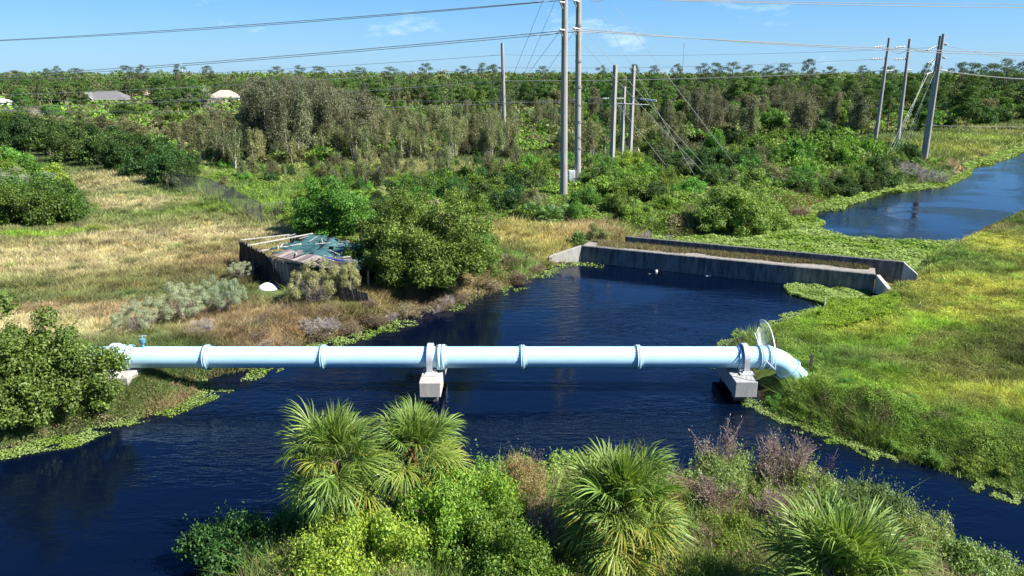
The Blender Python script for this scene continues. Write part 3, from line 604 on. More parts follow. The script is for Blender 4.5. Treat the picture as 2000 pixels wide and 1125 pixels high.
M3 = pole_obj('square_pole', W(1230, 303, 118), W(1238, 128, 118), .32, .25, 'farther tall square concrete pole carrying a crossarm', 'square concrete poles', True)
# meter cabinet on pole B
g = Geo(); q = W(1117, 345, YB - .3) - bB; g.box((q[0] - .42, q[1] - .3, q[2] - .62), (q[0] + .36, q[1] + .3, q[2] + .78), (.62, .66, .66)); g.box((q[0] - .36, q[1] - .33, q[2] - .52), (q[0] + .3, q[1] - .302, q[2] + .7), (.66, .7, .7)); o = g.build('control_cabinet', [M_plain], pB); bevel(o, .03)
for k_ in (50, 120, 170, 238, 290, 340):
    g = Geo(); q = W(1130, k_, YB) - bB; g.tubes([q + (0, 0, -.12)], [q + (0, 0, .12)], .40 - .0 * k_, .40, (.25, .25, .24), 16); g.build('band', [M_metal], pB)
for k_ in (62, 8):
    arm(pA, bA, W(1101, k_ + 14, YA), W(1094, k_ - 3, YA - .8)); arm(pA, bA, W(1103, k_ - 3, YA - .35), W(1092, k_ - 4, YA - 1.2), .07)
    arm(pB, bB, W(1128, k_ + 10, YB), W(1120, k_ - 7, YB - .8)); arm(pB, bB, W(1131, k_ - 5, YB - .35), W(1118, k_ - 8, YB - 1.), .07)
arm(M1[0], M1[1], W(1177, 192.5, 106), W(1222, 192.5, 106), .09, (.5, .48, .44), 'crossarm'); arm(M2[0], M2[1], W(1206, 202, 116), W(1268, 205, 115), .09, (.6, .58, .53), 'crossarm')
g = Geo(); q0 = W(1251, 193, 117) - M3[1]; q1 = W(1282, 197, 116) - M3[1]; g.bar(q0, q1, .25, .25, (.7, .7, .68)); g.bar(W(1233, 190, 118) - M3[1], q0 + (0, 0, .1), .08, .08, (.4, .4, .38)); g.build('crossarm', [M_plain], M3[0])
for T, y_, ls in ((R1, YR[0], ((1706, 92, 1730, 90), (1702, 115, 1728, 114), (1725, 140, 1745, 137))), (R2, YR[1], ((1748, 93, 1768, 91), (1746, 116, 1772, 115), (1770, 137, 1780, 137))),
    (R4, YR[3], ((1842, 84, 1851, 87), (1841, 112, 1847, 113), (1836, 137, 1850, 138))), (R3, YR[2], ((1810, 99, 1833, 88), (1810, 124, 1831, 113), (1808, 146, 1828, 138)))):
    for a_, b_, c_q, d_q in ls: arm(T[0], T[1], W(a_, b_, y_), W(c_q, d_q, y_), .1, (.5, .49, .46))
# conductors
def wire(label, e0, mid, e1, r=.035, group='power lines overhead', c=(.38, .37, .36)):
    p0, p1 = W(*e0), W(*e1); ss = np.linspace(0, 1, 2001); pl = p0[None] * (1 - ss[:, None]) + p1[None] * ss[:, None]
    pxs, _ = proj(pl[:, 0], pl[:, 1], pl[:, 2]); k = np.argmin(abs(pxs - mid[0])); z = W(mid[0], mid[1], pl[k, 1])[2]; s0 = ss[k]
    sag = (z - pl[k, 2]) / (4 * s0 * (s0 - 1)); s = np.linspace(0, 1, 33); pts = p0[None] * (1 - s[:, None]) + p1[None] * s[:, None]; pts[:, 2] += 4 * sag * s * (s - 1)
    c0 = pts.mean(0); g = Geo(); g.path(pts - c0, r, c, 5); tag(g.build('power_line', [M_metal], None, tuple(c0)), label, 'cable', group)
lg = 'conductors left of the middle pair'; rg = 'conductors right of the middle pair'
Ra = 'paired conductors crossing high left sky'; 
wire('upper wire of the top pair left of the tall poles', (-200, 87, 140), (545, 44, 0), (1062, 3, YA), .045, lg); wire('lower wire of the top pair left of the tall poles', (-200, 86, 150), (545, 47, 0), (1128, -2, YB), .045, lg)
wire('upper wire of the middle pair left of the tall poles', (-200, 156, 140), (500, 113.5, 0), (1098, 60, YA), .045, lg); wire('lower wire of the middle pair left of the tall poles', (-200, 163, 150), (500, 117, 0), (1125, 62, YB), .045, lg)
wire('wire leaving the lone pole highest to the left', (-200, 158, 190), (640, 130, 0), (981, 107, YC), .04, lg); wire('wire crossing the left treetops from the lone pole', (-200, 190, 190), (500, 163.5, 0), (983, 132, YC), .05, lg)
wire('wire crossing the left trees above the lower pair', (-200, 213, 190), (500, 190, 0), (985, 158, YC), .05, lg); wire('lowest wire across the left trees', (-200, 207, 190), (600, 214.5, 0), (1180, 193, 106), .035, lg)
wire('thin wire just under the treetops left of the square poles', (-200, 201, 190), (800, 197, 0), (1206, 202, 116), .025, lg)
wire('top wire in the upper right sky', (1105, -6, YA), (1500, 6, 0), (2200, 16, 105), .045, rg); wire('second wire in the upper right sky', (1132, -4, YB), (1500, 3, 0), (2200, 9, 112), .04, rg)
wire('upper wire of the pair from tall poles to the right', (1098, 58, YA), (1500, 83, 0), (2200, 108, 105), .05, rg); wire('lower wire of the pair from tall poles to the right', (1131, 56, YB), (1500, 85, 0), (2200, 110.5, 112), .05, rg)
wire('faint wire across the sky from the lone pole', (983, 107, YC), (1480, 105, 0), (1840, 92, YR[2]), .025, rg); wire('wire along the treeline from the lone pole', (984, 132, YC), (1350, 130, 0), (1737, 114, YR[0]), .03, rg)
wire('thick wire across the trees toward the far right poles', (985, 158, YC), (1400, 152, 0), (1730, 138, YR[0]), .06, rg); wire('wire from the far right poles falling to the right edge', (1836, 137, YR[3]), (1930, 149, 0), (2100, 156, 125), .06, rg)
wire('thin high wire right of the far right poles', (1843, 88, YR[3]), (1930, 107, 0), (2150, 132, 130), .035, rg); wire('dark wire low across the right bank', (1800, 244, 125), (1900, 247, 0), (2150, 246, 122), .04, rg)
wire('short slack wire between the first two far right poles', (1737, 92, YR[0]), (1752, 104, 0), (1777, 92, YR[1]), .035, rg); wire('slack wire between the second and third far right poles', (1777, 92, YR[1]), (1806, 100, 0), (1837, 84, YR[2]), .035, rg)
# jumpers near the pole tops
wire('loose jumper loop beside the tall pole at the crossing', (1030, 66, YA), (1065, 69, 0), (1096, 61, YA), .03, lg); wire('loose jumper loop right of the tall poles', (1131, 62, YB), (1150, 66, 0), (1178, 61, YB), .03, rg); wire('dark jumper loop at the very top left of the tall poles', (1025, -6, YA), (1055, 4, 0), (1090, -4, YA), .03, lg); wire('dark jumper loop at the very top right of the tall poles', (1148, -4, YB), (1165, 3, 0), (1185, -5, YB), .03, rg)
def guy(label, a, b, r=.018, grp='guy wires', c=(.42, .43, .42)):
    p0 = W(*a); p1 = W(*b); c0 = (p0 + p1) / 2; g = Geo(); g.tubes([p0 - c0], [p1 - c0], r, r, c, 5); tag(g.build('guy_wire', [M_metal], None, tuple(c0)), label, 'guy wire', grp)
gl_ = 'guy wires left of the tall poles'; gr_ = 'guy wires right of the tall poles'
guy('leftmost guy wire slanting down the sky left of the tall poles', (1062, -4, YA), (930, 330, 108), .022, gl_); guy('second guy wire left of the tall poles', (1088, -6, YB), (945, 330, 116), .022, gl_)
guy('third guy wire left of the tall poles, from the lower arm', (1093, 62, YA), (880, 345, 100), .022, gl_); guy('guy wire passing behind the tall pole to its left foot', (1121, 62, YB), (930, 340, 108), .022, gl_)
guy('guy wire reaching the thicket beside the square poles', (1116, 62, YB), (1388, 352, 92), .025, gr_); guy('guy wire crossing in front of the square poles', (1142, 62, YB), (1395, 345, 98), .025, gr_)
guy('steep guy wire meeting the crossarm of the square poles', (1163, 6, YB), (1362, 352, 96), .025, gr_); guy('rightmost guy wire from the tall poles into the bushes', (1195, 6, YB), (1446, 336, 102), .025, gr_)
guy('short guy wire leaving the first square pole', (1203, 200, 106), (1300, 322, 98), .018, gr_)
for k in range(8):
    guy('one of the parallel guy wires fanning left from the far right poles', (1829 - (k % 4) * 4, 112 + (k // 4) * 22 + (k % 2) * 6, YR[2]), (1732 + k * 7.5, 302 - k * 4.0, 110 + k * 1.5), .012, 'parallel guy wires of the far right poles', (.30, .34, .31))
# ================================================================== HOUSES, MASTS
def hip_house(px, py, Wd, Dp, hw, hr, wallc, roofc, label, rz=0, gable=False, ov=.6):
    p = W(px, py, 0.1 + G(px, py, .9)[1]); t = empty('house', (p[0], p[1], .9), rz); tag(t, label, 'house', 'houses beyond the woods')
    g = Geo(); g.box((-Wd / 2, -Dp / 2, 0), (Wd / 2, Dp / 2, hw), wallc); g.build('wall', [M_plain], t)
    a, b = Wd / 2 + ov, Dp / 2 + ov; r = max(.1, a - b)
    g = Geo(); V = [(-a, -b, hw), (a, -b, hw), (a, b, hw), (-a, b, hw), (-r, 0, hw + hr), (r, 0, hw + hr)]
    g.add(V, [[0, 1, 5, 4], [2, 3, 4, 5]], roofc); g.F.append(np.array([[1, 2, 5], [3, 0, 4]])); g.M.append(np.zeros(2, int)); g.add(np.array(V[:4]) - (0, 0, .18), [[0, 1, 2, 3]], (.6, .6, .58)); g.add(np.vstack([np.array(V[:4]) - (0, 0, .18), V[:4]]), [[0, 1, 5, 4], [1, 2, 6, 5], [2, 3, 7, 6], [3, 0, 4, 7]], (.7, .7, .68))
    ro = g.build('roof', [M_plain], t)
    if gable:
        g = Geo(); x = -Wd / 2 + 3.2; y0 = -Dp / 2 - 2.6; h2 = hr * .9
        g.add([(x - 3.4, y0, hw), (x + 3.4, y0, hw), (x, y0, hw + h2), (x - 3.4, 0, hw), (x + 3.4, 0, hw), (x, 0, hw + h2)], [[0, 3, 5, 2], [1, 2, 5, 4]], roofc); g.F.append(np.array([[0, 1, 2]])); g.M.append(np.zeros(1, int))
        g.build('gable_roof', [M_plain], ro); g = Geo(); g.box((x - 3, y0 + .3, 0), (x + 3, -Dp / 2, hw), wallc); g.build('porch_wall', [M_plain], t)
        g = Geo(); g.bar((x - 3.6, y0 - .05, hw - .1), (x, y0 - .05, hw + h2), .12, .3, (.8, .8, .8)); g.bar((x + 3.6, y0 - .05, hw - .1), (x, y0 - .05, hw + h2), .12, .3, (.8, .8, .8)); g.build('fascia', [M_plain], ro)
    for k in range(int(Wd / 3.5)):
        x = -Wd / 2 + 2 + k * 3.5; g = Geo(); g.box((x - .6, -Dp / 2 - .05, .9), (x + .6, -Dp / 2 + .02, 2.1), (.05, .06, .08)); fo = g.build('window', [M_metal], t)
        g = Geo(); g.bar((x - .7, -Dp / 2 - .07, 2.15), (x + .7, -Dp / 2 - .07, 2.15), .08, .1, (.8, .8, .78)); g.bar((x - .7, -Dp / 2 - .07, .85), (x + .7, -Dp / 2 - .07, .85), .08, .1, (.8, .8, .78)); g.build('window_trim', [M_plain], fo)
    return t, Wd, Dp
h1 = hip_house(212, 205, 19, 11, 2.7, 3.4, (.5, .48, .45), (.15, .145, .15), 'grey hip roofed house with a white gable far behind the left hedge', .1, True)
hip_house(442, 204, 13, 9, 3.3, 3.0, (.82, .81, .78), (.42, .34, .29), 'white walled house with a tan roof beside the bare tree', .15)
hip_house(296, 196, 12, 9, 3.0, 3.2, (.4, .33, .26), (.36, .25, .18), 'low brown roofed house deep among the left trees', 0)
hip_house(-4, 214, 9, 8, 3.0, 1.6, (.8, .8, .8), (.7, .7, .7), 'white house cut by the left edge of the view', 0)
# pool screen enclosure by the grey house
p = G(262, 208, .9); t = empty('screen_enclosure', (p[0], p[1] - 3, .9)); tag(t, 'dark screened pool enclosure beside the grey roofed house', 'enclosure')
g = Geo()
for k in range(7):
    x = -5 + k * 1.66; g.bar((x, -3, 0), (x, -3, 2.6), .07, .07, (.06, .06, .06)); g.bar((x, -3, 2.6), (x, 0, 3.5), .07, .07, (.06, .06, .06)); g.bar((x, 3, 0), (x, 3, 2.6), .07, .07, (.06, .06, .06)); g.bar((x, 3, 2.6), (x, 0, 3.5), .07, .07, (.06, .06, .06))
for y, z in ((-3, 2.6), (3, 2.6), (0, 3.5), (-3, 1.2)): g.bar((-5, y, z), (5, y, z), .07, .07, (.06, .06, .06))
g.build('frame', [M_metal], t)
def mast(name, px, pt, pb, Y, r, c, label, lat=True):
    a, b = W(px, pb, Y), W(px, pt, Y); h_ = b[2]; g = Geo(); s = 12
    if lat:
        cor = [np.array((cos(x), sin(x), 0)) * r for x in (0, 2.09, 4.19)]
        for q in cor: g.tubes([q], [q + (0, 0, h_)], .12, .12, c, 4)
        m = int(h_ / (4 * r)); 
        for k in range(m):
            for i_ in range(3): g.tubes([cor[i_] + (0, 0, k * 4 * r)], [cor[(i_ + 1) % 3] + (0, 0, (k + 1) * 4 * r)], .06, .06, c, 3)
    else:
        g.path([(0, 0, 0), (0, 0, h_ * .72), (0, 0, h_ * .74), (0, 0, h_)], [r, r, r * .7, .1], c, 8); g.bar((-r, 0, h_ * .8), (r, 0, h_ * .8), .3, .3, c)
    tag(g.build(name, [M_metal], None, (a[0], a[1], 0)), label, 'mast')
mast('radio_mast', 1333, 83, 140, 1400, .5, (.35, .35, .37), 'thin grey radio mast far off above the right treeline')
mast('steeple', 356, 121, 140, 900, .7, (.8, .8, .8), 'tiny white steeple poking above the left treeline', False)
#@@PART3
# ================================================================== VEGETATION PROTOTYPES
def blob_pts(rng, K, rx, ry, h, z0=0, hollow=.55, top=.6):
    """clump centres inside a dome"""
    d = nrm(rng.normal(size=(K * 3, 3))); d[:, 2] = abs(d[:, 2]) if top else d[:, 2]; d = d[:K]
    az = np.arctan2(d[:, 1], d[:, 0]); q = rng.uniform(0, 6.28, 4)
    lob = 1 + .16 * np.sin(2 * az + q[0]) + .13 * np.sin(3 * az + q[1] + d[:, 2] * 3) + .1 * np.sin(5 * az + q[2])
    r = (hollow + (1 - hollow) * rng.random(K)) * lob
    return np.column_stack([d[:, 0] * rx * r, d[:, 1] * ry * r, z0 + d[:, 2] * h * r])
def clump_leaves(g, rng, cs, rr, n, size, cols, up=.35, asp=.5, m=0, flat=.8, zmin=.02, jit=.22, droop=0.):
    rr = np.broadcast_to(rr, (len(cs),)); p = rr ** 2 / (rr ** 2).sum(); k = rng.choice(len(cs), n, p=p)
    d = nrm(rng.normal(size=(n, 3)) + [0, 0, .25]); rad = rng.uniform(.3, 1.2, n) ** .7
    P = cs[k] + d * (rr[k] * rad)[:, None] * [1, 1, flat]; P[:, 2] = np.maximum(P[:, 2], zmin + rng.random(n) * .15)
    N = nrm(d * .7 + rng.normal(size=(n, 3)) * .55 + [0, 0, up])
    cols = np.asarray(cols, float); cc = cols[rng.integers(0, len(cols), n)] * rng.uniform(1 - jit, 1 + jit, (n, 1)) * rng.uniform(.88, 1.12, (len(cs), 1))[k]
    T = rng.normal(size=(n, 3)); T[:, 2] -= droop
    g.leaves(P, N, size * rng.uniform(.6, 1.3, n), cc, rng, asp, m, T)
def limbs(g, rng, base, ends, r, col, m=1, k=5, bend=.15):
    base = np.asarray(base, float)
    for e in ends:
        e = np.asarray(e, float); L_ = np.linalg.norm(e - base); a = base + (e - base) * .35 + [0, 0, L_ * bend] + rng.normal(size=3) * L_ * .06; b = base + (e - base) * .7 + [0, 0, L_ * bend * .7] + rng.normal(size=3) * L_ * .05
        g.path([base, a, b, e], [r, r * .7, r * .45, r * .15], np.array(col) * rng.uniform(.8, 1.2), k, m)
CB = [(.085, .165, .025), (.11, .21, .03), (.15, .25, .04), (.06, .12, .02)]            # mid green broadleaf
CBR = [(.13, .24, .03), (.17, .30, .035), (.21, .33, .05), (.09, .17, .025)]             # bright
CDK = [(.045, .095, .02), (.06, .125, .025), (.085, .16, .03), (.03, .065, .018)]         # dark
COL_ = [(.12, .125, .05), (.15, .155, .07), (.10, .11, .045), (.19, .18, .10)]           # olive
CML = [(.11, .125, .062), (.155, .165, .092), (.08, .095, .045), (.21, .21, .145)]          # melaleuca grey brown
CSB = [(.25, .30, .19), (.31, .35, .24), (.19, .24, .13), (.37, .39, .28)]               # saltbush
CYG = [(.27, .29, .12), (.33, .34, .17), (.20, .24, .08)]
CTW = [(.20, .145, .12), (.27, .20, .165), (.15, .10, .08)]
CGT = [(.30, .27, .26), (.37, .34, .32), (.24, .21, .2)]
CPN = [(.075, .15, .03), (.105, .195, .04), (.13, .225, .055), (.055, .105, .03)]
def bush(seed, rx, ry, h, K, rc, n, size, cols, asp=.5, up=.35, stems=True, zc=.12, hollow=.5, spike=0.):
    rng = np.random.default_rng(seed); g = Geo(); cs = blob_pts(rng, K, rx - rc * .7, ry - rc * .7, h * (1 - zc) - rc * .6, h * zc + rc * .2, hollow)
    cs[:, 2] += rng.normal(size=K) * spike
    clump_leaves(g, rng, cs, rc * rng.uniform(.6, 1.35, K), n, size, cols, up, asp)
    # stray shoots break the outline
    m = K * 5; k = rng.integers(0, K, m); d = nrm(rng.normal(size=(m, 3)) + [0, 0, .9]); a = cs[k] + d * rc * .8; b = a + d * rc * rng.uniform(.3, 1.5, (m, 1))
    for s in np.linspace(0, 1, 7): g.leaves(a + (b - a) * s + rng.normal(size=(m, 3)) * size * .5, rng.normal(size=(m, 3)) + [0, 0, .5], size * .8, np.asarray(cols)[rng.integers(0, len(cols), m)], rng, asp)
    if stems: limbs(g, rng, (0, 0, -.2), cs[rng.choice(K, min(K, 9), replace=False)], h * .025 + .01, (.13, .10, .075), 1)
    return g
def tree(seed, h, rcw, trunk_h, K, rc, n, size, cols, asp=.5, flat=.8, tcol=(.16, .12, .09), hollow=.4):
    rng = np.random.default_rng(seed); g = Geo(); ch = h - trunk_h; d = nrm(rng.normal(size=(K, 3))); r = hollow + (1 - hollow) * rng.random(K)
    cs = np.column_stack([d[:, 0] * (rcw - rc * .6) * r, d[:, 1] * (rcw - rc * .6) * r, trunk_h + ch * .5 + d[:, 2] * (ch * .5 - rc * .4) * r])
    clump_leaves(g, rng, cs, rc * rng.uniform(.6, 1.3, K), n, size, cols, .35, asp, flat=flat)
    le = rng.normal(size=2) * .04 * h; top = np.array((le[0], le[1], h * .85)); g.path([(0, 0, -.4), top * .33 + rng.normal(size=3) * [.1, .1, 0], top * .66, top], [h * .022, h * .018, h * .012, .02], tcol, 6, 1)
    limbs(g, rng, top * .5, cs[:7], h * .008, tcol, 1, 4, .05)
    return g
def melaleuca(seed, h, rw, n, size, cols=CML, bushy=0):
    """several upright plumes of drooping foliage on pale stems"""
    rng = np.random.default_rng(seed); g = Geo(); C2_ = []; ns = rng.integers(3, 6)
    for s in range(ns):
        bx, by = rng.normal(size=2) * rw * .38; hh = h * rng.uniform(.7, 1.0) if s else h; lx, ly = rng.normal(size=2) * rw * .2; m = int(8 + hh)
        zz = np.linspace(hh * rng.uniform(.18, .34), hh * .96, m); q = zz / hh; w_ = rw * .42 * np.sin(np.clip(1.08 - q, .05, 1) * pi * .62) ** .7
        C2_ += [(bx + lx * a + rng.normal() * w_[i] * .5, by + ly * a + rng.normal() * w_[i] * .5, z) for i, (z, a) in enumerate(zip(zz, q))]
        g.path([(bx * .5, by * .5, -.3), (bx, by, hh * .3), (bx + lx * .7, by + ly * .7, hh * .7), (bx + lx, by + ly, hh * .95)], [.11, .085, .05, .015], (.40, .36, .31), 5, 1)
    cs = np.array(C2_); clump_leaves(g, rng, cs, rw * .26 * rng.uniform(.6, 1.3, len(cs)), n, size, cols, .1, .34, flat=1.45, droop=1.2)
    return g
def pine(seed, h, rw, n, size, cols=CPN):
    rng = np.random.default_rng(seed); g = Geo(); K = 18; d = nrm(rng.normal(size=(K, 3))); ph = rng.uniform(0, 6.28)
    cs = np.column_stack([np.cos(np.arange(K) * 2.4 + ph) * rw * rng.uniform(.2, .78, K), np.sin(np.arange(K) * 2.4 + ph) * rw * rng.uniform(.2, .78, K), h * np.linspace(.42, .95, K) + rng.normal(size=K) * .25]); cs[-3:, :2] *= .45
    rr = rw * .34 * rng.uniform(.6, 1.25, K); p = rr ** 2 / (rr ** 2).sum(); k = rng.choice(K, n, p=p); dd = nrm(rng.normal(size=(n, 3)) + [0, 0, .3])
    P = cs[k] + dd * rr[k][:, None] * rng.uniform(.4, 1.05, (n, 1)) * [1, 1, .62]; cc = np.asarray(cols)[rng.integers(0, 4, n)] * rng.uniform(.75, 1.25, (n, 1))
    g.leaves(P, rng.normal(size=(n, 3)) + dd, size * rng.uniform(.6, 1.2, n), cc, rng, .36, 0, dd + rng.normal(size=(n, 3)) * .5)
    le = rng.normal(size=2) * .03 * h; top = np.array((le[0], le[1], h * .93)); g.path([(0, 0, -.4), top * .4, top * .75, top], [h * .017, h * .014, h * .009, .02], (.17, .13, .10), 5, 1)
    limbs(g, rng, top * .68, cs[:8], h * .005, (.15, .12, .1), 1, 4, .02)
    return g
def twigs(seed, rx, h, n1, cols, r=.012, leaf=0, lcol=None, lsize=.05, spread=.8, lev=3, kid=5):
    """bare branching shrub"""
    rng = np.random.default_rng(seed); g = Geo(); a = rng.uniform(0, 2 * pi, n1); e = rng.uniform(.15, 1, n1) * spread
    P0 = np.column_stack([rng.normal(size=(n1, 2)) * rx * .12, np.full(n1, -.1)]); D = nrm(np.column_stack([np.cos(a) * e, np.sin(a) * e, np.full(n1, 1.)])); Ln = h * .45 * rng.uniform(.7, 1.2, n1); rad = np.full(n1, r * 1.6); sc_ = rx / (h * spread * .9)
    tips = None
    for lv in range(lev + 1):
        P1 = P0 + D * Ln[:, None] * [sc_, sc_, 1]; mid = (P0 + P1) / 2 + rng.normal(size=P0.shape) * Ln[:, None] * .05
        cc = np.asarray(cols)[rng.integers(0, len(cols), len(P0))]
        g.tubes(P0, mid, rad, rad * .85, cc, 3, 1); g.tubes(mid, P1, rad * .85, rad * .6, cc, 3, 1)
        if lv == lev: tips = P1; break
        k = np.repeat(np.arange(len(P0)), kid if lv else kid - 1); s = rng.uniform(.35, 1, len(k))[:, None]
        P0n = np.where(s < .5, P0[k] + (mid[k] - P0[k]) * s * 2, mid[k] + (P1[k] - mid[k]) * (s - .5) * 2)
        D = nrm(D[k] + rng.normal(size=(len(k), 3)) * .5 + [0, 0, .12]); Ln = Ln[k] * rng.uniform(.4, .75, len(k)); rad = rad[k] * .62; P0 = P0n
    if leaf:
        k = rng.integers(0, len(tips), leaf); g.leaves(tips[k] + rng.normal(size=(leaf, 3)) * lsize * 2, rng.normal(size=(leaf, 3)) + [0, 0, .6], lsize * rng.uniform(.5, 1.3, leaf), np.asarray(lcol)[rng.integers(0, len(lcol), leaf)] * rng.uniform(.75, 1.25, (leaf, 1)), rng, .4, 0)
    return g
def frond(seed, pet, fan, nl=44, seg=4, cols=((.10, .19, .035), (.14, .25, .045)), tip=None, droop=.55, wl=.028, m=0, side=1.0, fold=.35):
    """one costapalmate frond along +X"""
    rng = np.random.default_rng(seed); g = Geo()
    g.path([(0, 0, 0), (pet * .5, 0, .03), (pet, 0, 0), (pet + fan * .25, 0, -.05)], [.028, .022, .016, .006], (.20, .26, .07), 5, m)
    ph = np.linspace(-1, 1, nl) * R(128); ln = fan * (1 - .38 * (abs(ph) / R(128)) ** 1.5) * rng.uniform(.9, 1.05, nl); orig = np.column_stack([pet + fan * .24 * np.cos(ph * .5) ** 2 * (1 - abs(ph) / 3), 0 * ph, -.03 + 0 * ph])
    d = np.column_stack([np.cos(ph), np.sin(ph) * side, fold * abs(np.sin(ph)) + rng.normal(size=nl) * .07]); d = nrm(d + rng.normal(size=d.shape) * .06)
    sd = nrm(np.cross(d, [0, 0, 1.])); s = np.linspace(0, 1, seg + 1); V = []; C = []
    dr = droop * rng.uniform(.6, 1.5, nl); base = np.array(cols)[rng.integers(0, len(cols), nl)] * rng.uniform(.8, 1.2, (nl, 1)); tw = rng.normal(size=(nl, 1)) * .5
    for q in s:
        c = orig + d * (ln * q)[:, None] + np.column_stack([0 * ln, 0 * ln, -dr * ln * q ** 2.6 * .75]); c[:, :2] -= d[:, :2] * (dr * ln * q ** 3.5 * .35)[:, None]
        w_ = wl * (.35 + 1.3 * q if q < .5 else 2.0 * (1 - q) + .03) * fan; up = nrm(np.column_stack([tw * sd[:, :1], tw * sd[:, 1:2], np.ones((nl, 1))]))
        sw = nrm(np.cross(d, up)); V.append(np.stack([c - sw * w_, c + sw * w_], 1)); k = (max(0, q - .55) / .45) ** 1.2
        cc = base if tip is None else base * (1 - k * .9) + np.array(tip) * k * .9 * rng.uniform(.8, 1.1, (nl, 1)); C.append(np.stack([cc, cc * .92], 1))
    V = np.stack(V, 1); C = np.stack(C, 1); nn_ = (seg + 1) * 2; V = V.reshape(-1, 3); C = C.reshape(-1, 3)
    j = np.arange(seg) * 2; q = np.stack([j, j + 1, j + 3, j + 2], 1); g.add(V, (q[None] + (np.arange(nl) * nn_)[:, None, None]).reshape(-1, 4), C, m)
    return g
def palm_small(seed, h, cols=CB, skirt=True, nf=22, sc_=1.0, nl=15):
    """distant sabal palm as one mesh"""
    rng = np.random.default_rng(seed); g = Geo()
    if h > .6: g.path([(0, 0, -.3), (rng.normal() * .1, 0, h * .5), (0, 0, h)], [.2, .17, .19], (.20, .17, .14), 7, 1)
    for k in range(nf):
        f = frond(seed * 50 + k, .8 * sc_, .95 * sc_, nl, 2, np.asarray(cols)[:3] * rng.uniform(.8, 1.25), None, .6, .055)
        el = R(75) - (k / nf) ** .8 * R(125 if skirt else 85); az = k * 2.4; Mx = (Matrix.Rotation(az, 3, 'Z') @ Matrix.Rotation(-el, 3, 'Y')); A_ = np.array(Mx)
        for v, ff, c in zip(f.V, f.F, f.C):
            c = c if k < nf * .8 or not skirt else c * 0 + (.24, .18, .11); g.V.append(v @ A_.T + [0, 0, max(h, .3)]); g.F.append(ff - 0 + g.n - 0); g.C.append(c); g.M.append(np.zeros(len(ff), int))
        g.n += f.n
    return g
LM = [M_leaf, M_wood]; FM = [M_far, M_wood]
PROTO = {}
def reg(kind, size, meshes): PROTO[kind] = (size, meshes)
def mk(kind, size, gs, mats=LM): reg(kind, size, [g.mesh(kind, mats) for g in gs])
# kind -> (width, height)
mk('shrub', (4., 2.6), [bush(s, 2, 2, 2.6, 46, .45, 8000, .09, CB) for s in (1, 2, 3)])
mk('bright_shrub', (4., 2.4), [bush(s, 2, 2, 2.4, 42, .45, 8000, .09, CBR) for s in (4, 5)])
mk('dark_shrub', (4., 2.8), [bush(s, 2, 2, 2.8, 46, .45, 8000, .09, CDK) for s in (7, 8, 9)])
mk('olive_shrub', (3.4, 2.8), [bush(s, 1.7, 1.7, 2.8, 34, .42, 5200, .09, COL_, .4) for s in (11, 12)])
mk('saltbush', (3.4, 2.2), [bush(s, 1.7, 1.7, 2.2, 44, .3, 8500, .055, CSB, .35, .5, True, .25, .6) for s in (14, 15)])
mk('yellow_shrub', (3., 2.2), [bush(s, 1.5, 1.5, 2.2, 36, .32, 6500, .065, CYG, .35, .4, True, .25, .5) for s in (17, 18)])
mk('vine_mound', (5., 1.5), [bush(s, 2.5, 2.5, 1.5, 40, .55, 6000, .13, CBR + [(.12, .22, .03)], .7, .7, False) for s in (20, 21, 22)])
mk('twig_shrub', (3., 2.), [twigs(s, 1.5, 2, 14, CGT, .014, 0) for s in (24, 25)])
mk('brown_shrub', (3., 1.6), [twigs(s, 1.5, 1.6, 16, CTW, .012, 2600, [(.24, .17, .12), (.30, .22, .15), (.19, .19, .08)], .05) for s in (27, 28)])
mk('slender_tree', (2.6, 5.), [melaleuca(s, 5, 1.5, 4200, .10, [(.14, .18, .07), (.19, .21, .09), (.11, .15, .045), (.25, .25, .14)]) for s in (31, 32, 33, 34)])
mk('melaleuca', (5.2, 12.), [melaleuca(s, 12, 3., 9000, .16) for s in (41, 42, 43, 44)])
mk('red_shrub', (3.2, 3.4), [bush(s, 1.6, 1.6, 3.4, 30, .4, 3000, .09, [(.20, .12, .09), (.24, .16, .12), (.17, .15, .08)], .4) for s in (46,)])
mk('pine_tree', (6.2, 13.), [pine(s, 13, 3.6, 6500, .2) for s in (51, 52, 53, 54, 55)], FM)
mk('tall_pine', (8., 17.), [pine(s, 17, 4.4, 3000, .24, [(.05, .09, .03), (.075, .115, .04), (.10, .13, .06), (.045, .08, .03)]) for s in (57, 58, 59)], FM)
mk('oak_tree', (7., 8.), [tree(s, 8, 3.5, 1.4, 34, .95, 6000, .18, c) for s, c in ((61, CB), (62, CDK), (63, COL_), (64, CB))], FM)
mk('bare_tree', (6., 8.), [twigs(66, 3, 8, 7, CGT, .05, 0, None, .05, .6, 4, 5)])
mk('cabbage_palm', (3.4, 4.5), [palm_small(s, 3.2, [(.10, .18, .05), (.14, .22, .07), (.08, .14, .04)]) for s in (71, 72)], [M_palm, M_wood])
mk('palmetto', (3., 1.8), [palm_small(s, .3, [(.11, .20, .05), (.15, .26, .07), (.09, .15, .04)], False, 26, .85, 17) for s in (74, 75)], [M_palm, M_wood])
mk('tussock', (1.6, 1.1), [])
CNT = {}
rng0 = np.random.default_rng(77)
